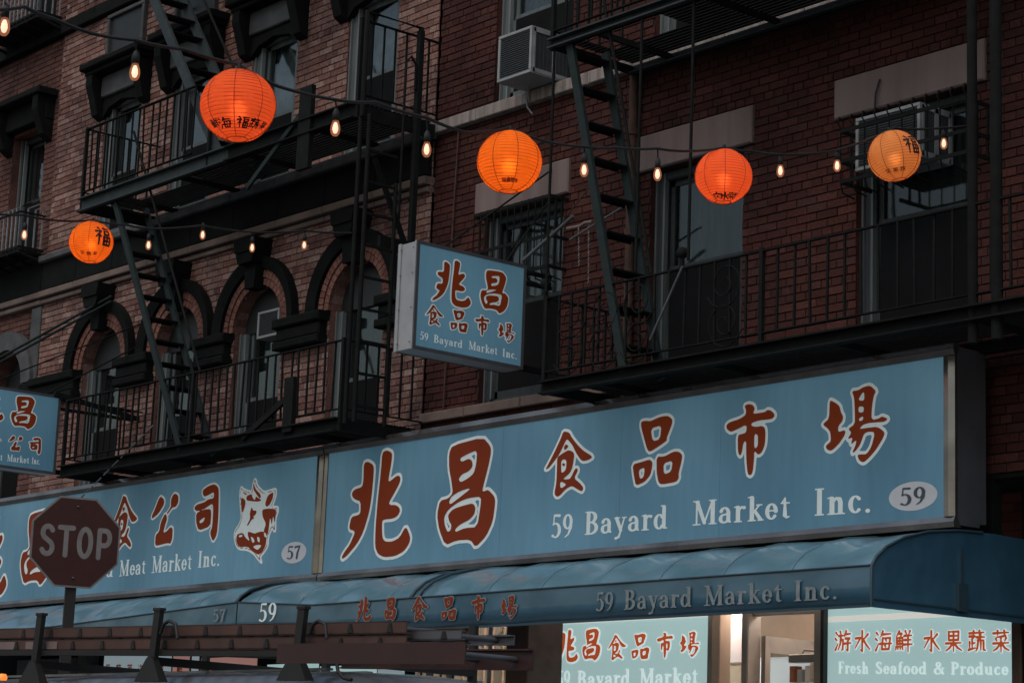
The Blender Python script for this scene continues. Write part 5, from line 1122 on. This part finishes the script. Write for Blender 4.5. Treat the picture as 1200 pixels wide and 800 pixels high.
# ------------------------------------------------------------------ poles and hooks on the red wall
m = MB(); m.tube([at(612, 306, -.62), at(672, 253, -.62)], .016, 8); tag(m.build('wash_pole', M['pole']), 'short pale pole slanting up between the blue box sign and the steep stair', 'pole')
m = MB(); m.tube([at(668, 281, -.3), at(731, 242, -.3)], .010, 8); tag(m.build('wash_pole', M['pole']), 'thin pale pole slanting behind the steep stair', 'pole')
m = MB(); m.tube([at(665, 252, -.3), at(694, 215, -.3)], .006, 6); tag(m.build('thin_wire', M['rust']), 'thin brown wire rising toward the bulb left of the steep stair', 'wire')
t = thing('hook_rail', 'rusty pale wall hook rail with two hanging chains behind the steep stair', 'hook', tuple(at(680, 264, -.08)))
m = MB(); m.tube([at(665, 268, -.08), at(680, 265, -.09), at(686, 261, -.1), at(694, 260, -.1)], .016, 8); m.build('rail', M['lintel'], t)
for x0, y0, x1, y1 in ((690, 263, 689.5, 332), (678, 266, 678.5, 312)):
    m = MB(); a, b = at(x0, y0, -.1), at(x1, y1, -.1); n = int((a-b).length/.028)
    for i in range(n):
        p = a.lerp(b, (i+.5)/n); m.tube([p+Vector(((.007 if i % 2 else 0), (0 if i % 2 else .007), .014)), p, p+Vector(((-.007 if i % 2 else 0), (0 if i % 2 else -.007), -.014))], .0035, 5)
    m.build('chain', M['silver'], t)
# ------------------------------------------------------------------ stop sign
def stop_sign():
    c = atw(88.5, 635, 18.9); yw = math.radians(-50.26+65); U = Vector((math.sin(yw), math.cos(yw), 0)); U = (U+Vector((0, 0, -.0))).normalized(); n = Vector((U.y, -U.x, 0)); V = Vector((0, 0, 1))
    t = thing('stop_sign', 'dull red octagonal stop sign on a black post in front of the meat market sign', 'road sign', (c.x, c.y, 0)); R = .381/math.cos(math.pi/8)
    P = lambda u, v, d=0: c+U*u+V*v+n*d
    oc = [(R*math.cos(math.pi/8+k*math.pi/4), R*math.sin(math.pi/8+k*math.pi/4)) for k in range(8)]
    def plate(s, d0, d1):
        m = MB(); A = [P(u*s, v*s, d0) for u, v in oc]; B = [P(u*s, v*s, d1) for u, v in oc]
        m.add(A+B, [tuple(range(8))[::-1], tuple(range(8, 16))]+[(k, (k+1) % 8, 8+(k+1) % 8, 8+k) for k in range(8)]); return m
    plate(1, -.004, 0).build('sign_border', M['stopwhite'], t); plate(.955, .0005, .0025).build('sign_plate', M['stopred'], t)
    m = MB(); roman(m, 'STOP', lambda u, v, d=0: P(u, v, d+.003), -.315, .315, -.130, .262, lift=.001, font=SANS, step=2.2, gap=.8); m.build('lettering', M['stopwhite'], t)
    m = MB(); b = Vector((c.x, c.y, 0))-n*.03
    q = lambda u, v, z: b+U*u+n*v+Vector((0, 0, z))
    for u0, u1, v0, v1 in ((-.035, .035, -.012, .0), (-.045, -.033, -.03, .0), (.033, .045, -.03, .0)):
        m.add([q(u, v, z) for z in (0, c.z+.3) for u, v in ((u0, v0), (u1, v0), (u1, v1), (u0, v1))], [(0, 1, 2, 3), (7, 6, 5, 4)]+[(k, 4+k, 4+(k+1) % 4, (k+1) % 4) for k in range(4)])
    m.build('post', M['post'], t)
    m = MB()
    for v in (.30, -.30): m.lathe([(0, -.008), (.012, -.006), (.012, .006), (0, .008)], P(0, v, .006), 8)
    m.build('bolts', M['steelbox'], t)
stop_sign()

# ------------------------------------------------------------------ van with ladders
LR, LL = atw(477, 727, 11.1), atw(0, 736, 13.76)
E1 = (LR-LL); E1.z = 0; E1.normalize(); NL = Vector((-E1.y, E1.x, 0))      # NL points to the shops
def on_lad(px, py, off=0.):
    d = ray(px, py); P0 = LR+NL*off; t = (P0-CAM).dot(NL)/d.dot(NL); return CAM+d*t
def ladder(label, p, q, width, h, mat_, rung=.305, double=True, plates=True):
    """extension ladder lying flat: p near end, q far end, top edge of the camera-side rail"""
    t = thing('ladder', label, 'ladder', tuple(p), 'ladders on the roof rack'); d = (q-p); L = d.length; d.normalize(); s = NL
    hs = h/2-.004
    def rail(o, ztop, hh, nm='rail'):
        m = MB(); a = p+s*o; b = q+s*o; zz = Vector((0, 0, ztop))
        m.bar(a+zz-Vector((0, 0, hh/2)), b+zz-Vector((0, 0, hh/2)), .006, hh); m.bar(a+zz-Vector((0, 0, .004))+s*.012*(1 if o < .1 else -1), b+zz-Vector((0, 0, .004))+s*.012*(1 if o < .1 else -1), .03, .007)
        m.bar(a+zz-Vector((0, 0, hh-.004))+s*.012*(1 if o < .1 else -1), b+zz-Vector((0, 0, hh-.004))+s*.012*(1 if o < .1 else -1), .03, .007); m.build(nm, mat_, t)
    rail(0, 0, hs); rail(width, 0, hs)
    if double: rail(.004, -hs-.008, hs); rail(width-.004, -hs-.008, hs)
    rm = MB(); A = Vector((0, 0, 0)); B = s*width; rm.tube([A, B], .014, 8); me = rm.data('rung', M['steelbox'])
    pl = MB(); pl.prism([(-.022, -hs*.38), (.022, -hs*.38), (.008, hs*.34), (-.008, hs*.34)], 'y', -.009, -.003); pl.v = [tuple(d*a-s*b*-1+Vector((0, 0, c))) for a, b, c in pl.v]; me2 = pl.data('rung_plate', M['rack'])
    n = int(L/rung)
    for i in range(n):
        c = p+d*(.12+i*rung); inst('rung', me, c-Vector((0, 0, hs*.5)), t); plates and inst('rung_plate', me2, c-Vector((0, 0, hs*.5)), t)
        if double: c2 = c+d*.07; inst('rung', me, c2-Vector((0, 0, hs*1.5+.008)), t); inst('rung_plate', me2, c2-Vector((0, 0, hs*1.5+.008)), t)
    return t
dl = (LL-LR).normalized()
lad1 = ladder('orange brown extension ladder on top of the rack, spanning from the left edge', LR, LR+dl*6.4, .42, .135, M['frp'])
m = MB(); a = LR+dl*3.1-Vector((0, 0, .105))-NL*.004; m.bar(a, a+dl*.34, .003, .045); m.bar(a+dl*.45, a+dl*.85, .003, .045); m.build('warning_label', M['lintel'], lad1)
p2 = atw(541, 737, 10.9); ladder('grey ladder end poking out behind the orange brown ladder', p2, p2+dl*6, .36, .11, M['steelbox'], double=False)
p3, q3 = atw(546, 752, 9.9), atw(150, 755, 12.4)
ladder('dark red ladder reaching farthest right from the rack', p3, p3.lerp(q3, .50), .42, .20, M['frpdark'], double=False, plates=False)
rk = thing('ladder_rack', 'black steel ladder rack with three uprights on the van roof', 'roof rack', tuple(on_lad(200, 792)))
for px_, ytop, yb in ((46, 718, 795), (184, 712, 792), (353, 710, 790)):
    a = on_lad(px_+3, ytop, -.06); b = on_lad(px_-7, yb, -.06); w_ = .05
    m = MB(); m.bar(a, b, .055, .03, up=NL); m.bar(a, a-Vector((0, 0, .015)), .07, .04, up=NL); m.build('upright', M['rack'], rk)
    m = MB(); f0 = b+Vector((0, 0, .10)); m.add([f0-E1*.03-NL*.02, f0+E1*.03-NL*.02, f0+E1*.03+NL*.02, f0-E1*.03+NL*.02, b-E1*.12-NL*.03-Vector((0, 0, .03)), b+E1*.12-NL*.03-Vector((0, 0, .03)), b+E1*.12+NL*.03-Vector((0, 0, .03)), b-E1*.12+NL*.03-Vector((0, 0, .03))], [(0, 1, 2, 3), (7, 6, 5, 4)]+[(k, 4+k, 4+(k+1) % 4, (k+1) % 4) for k in range(4)]); m.build('foot', M['rack'], rk)
    zc = LR.z-.165; c = Vector((b.x, b.y, zc)); m = MB(); m.bar(c-NL*.02, c+NL*1.25, .045, .045); m.build('crossbar', M['rack'], rk)
    e = c+NL*1.25; m = MB(); m.bar(Vector((e.x, e.y, a.z)), Vector((e.x, e.y, b.z)), .05, .03, up=NL); m.build('upright', M['rack'], rk)
m = MB(); a = on_lad(-20, 764, -.03); b = on_lad(480, 766, -.03); m.bar(a, b, .03, .03); m.build('side_rail', M['rack'], rk)
m = MB(); a = on_lad(140, 762, .3); b = on_lad(560, 776, .3); m.bar(a, b, .04, .03); m.build('side_rail', M['rack'], rk)
for x0 in (375, 200):   # loose straps
    m = MB(); P = [on_lad(x0-12, 742, -.08), on_lad(x0-8, 731, -.08), on_lad(x0-2, 727, -.08), on_lad(x0+6, 731, -.08), on_lad(x0+8, 748, -.08)]; m.tube(P, .010, 6); m.build('strap', M['cable'], rk)
m = MB(); P = [on_lad(394, 772, -.05), on_lad(396, 786, -.05), on_lad(403, 794, -.05), on_lad(412, 796, -.05)]; m.tube(P, .010, 6); m.build('strap', M['cable'], rk)
# the van itself: roof top at the lower edge of the picture
rz = on_lad(200, 793, .5).z; RF = on_lad(420, 797, .3); 
VO = Vector((RF.x, RF.y, 0))-NL*.35
van = thing('parked_van', 'grey work van whose roof carries the ladders along the bottom left', 'van', (VO.x, VO.y, 0))
def VP(l, s_, z): return VO+E1*l+NL*s_+Vector((0, 0, z))     # l forward (to the right), s across toward the shops
W = 1.95
st = [(-4.6, .45, rz-.1, .06), (-4.5, .38, rz-.03, .03), (-2.2, .38, rz, .0), (-.15, .38, rz-.005, .0), (.10, .38, rz-.05, .03), (.85, .38, 1.28, .06), (1.55, .40, 1.08, .10), (1.75, .45, .85, .16)]
sec = []
for l, zb, zt, ins in st:
    belt = min(1.25, zt-.05); tt = .12 if zt > 1.5 else .04
    sec.append([VP(l, ins, zb), VP(l, ins-.0, belt), VP(l, ins+tt*.55, zt-.14 if zt > 1.5 else zt-.04), VP(l, ins+tt*1.3, zt-.035), VP(l, ins+tt*2.6, zt), VP(l, W/2, zt+.02), VP(l, W-ins-tt*2.6, zt), VP(l, W-ins-tt*1.3, zt-.035), VP(l, W-ins-tt*.55, zt-.14 if zt > 1.5 else zt-.04), VP(l, W-ins, belt), VP(l, W-ins, zb)])
m = MB(); K = len(sec[0]); m.add([p for r_ in sec for p in r_], [(i*K+j, i*K+j+1, (i+1)*K+j+1, (i+1)*K+j) for i in range(len(sec)-1) for j in range(K-1)]+[tuple(range(K))[::-1], tuple(range((len(sec)-1)*K, len(sec)*K))], True); m.build('body', M['van'], van)
for k in range(5):
    m = MB(); l0 = -4.2+.0; s0 = .40+k*.28; m.bar(VP(l0, s0, rz+.012), VP(-.3, s0, rz+.014), .05, .012); m.build('roof_rib', M['van'], van)
for l in (-3.6, .75):
    for s_ in (.02, W-.02):
        m = MB(); c = VP(l, s_, .36); prof = [(.15, -.10), (.33, -.10), (.36, -.06), (.36, .06), (.33, .10), (.15, .10)]
        vs = []; n = 24
        for r_, d_ in prof: vs += [c+E1*(r_*math.cos(2*math.pi*k/n))+Vector((0, 0, r_*math.sin(2*math.pi*k/n)))+NL*d_ for k in range(n)]
        m.add(vs, [(i*n+k, i*n+(k+1) % n, (i+1)*n+(k+1) % n, (i+1)*n+k) for i in range(len(prof)-1) for k in range(n)], True); wh = m.build('wheel', M['tyre'], van)
        m = MB(); m.face([c+E1*(.2*math.cos(2*math.pi*k/n))+Vector((0, 0, .2*math.sin(2*math.pi*k/n)))+NL*(-.08 if s_ < 1 else .08) for k in range(n)]); m.build('rim', M['steel'], wh)
m = MB(); m.face([VP(.13, .12, rz-.1), VP(.82, .10, 1.32), VP(.82, W-.10, 1.32), VP(.13, W-.12, rz-.1)]); 
m2 = MB(); m2.add([Vector(p)+E1*.02+Vector((0, 0, .015)) for p in m.v], [(0, 1, 2, 3)]); m2.build('windscreen', M['glass'], van)
for s_, z in ((-.004, 0), (W+.004, 0)):
    m = MB(); m.face([VP(-.9, s_+(.02 if s_ < 1 else -.02), 1.27), VP(.35, s_+(.02 if s_ < 1 else -.02), 1.27), VP(.05, s_+(.07 if s_ < 1 else -.07), rz-.28), VP(-.9, s_+(.07 if s_ < 1 else -.07), rz-.28)]); m.build('side_window', M['screen'], van)
m = MB(); m.box(-.05, .05, -.02, .02, -.03, .03); 
for s_ in (.3, W-.3):
    m = MB(); m.bar(VP(1.70, s_-.12, .80), VP(1.70, s_+.12, .80), .12, .13); m.build('headlight', M['acwhite'], van)
for x in (4, ):
    c = on_lad(3, 793, -.02); m = MB(); m.lathe([(0, -.02), (.025, -.018), (.03, 0), (.02, .02), (0, .022)], c, 12); em = mat('amber marker lens', (.6, .18, .04), .3, emit=(1, .28, .05), est=1.3); m.build('marker_lamp', em, van)

# ------------------------------------------------------------------ ground
def ground(name, x0, x1, y0, y1, z, mm, h=None):
    m = MB()
    if h: m.box(x0, x1, y0, y1, z-h, z)
    else: m.face([(x0, y0, z), (x1, y0, z), (x1, y1, z), (x0, y1, z)])
    return m.build(name, M[mm], kind='structure')
ground('ground', -300, 300, -300, 300, -.012, 'asphalt')
ground('road', -120, 120, -10.6, -3.7, -.004, 'asphalt')
ground('pavement', -120, 120, -3.55, .0, .13, 'concrete', .13)
ground('kerb', -120, 120, -3.7, -3.552, .132, 'sill', .13)
ground('pavement', -120, 120, -14.6, -10.75, .13, 'concrete', .13)
ground('kerb', -120, 120, -10.748, -10.6, .132, 'sill', .13)
m = MB()
for k in range(-20, 20): m.face([(k*4.5, -7.2, 0.0), (k*4.5+2.4, -7.2, 0.0), (k*4.5+2.4, -7.08, 0.0), (k*4.5, -7.08, 0.0)])
m.build('road_marking', M['concrete'], kind='structure')
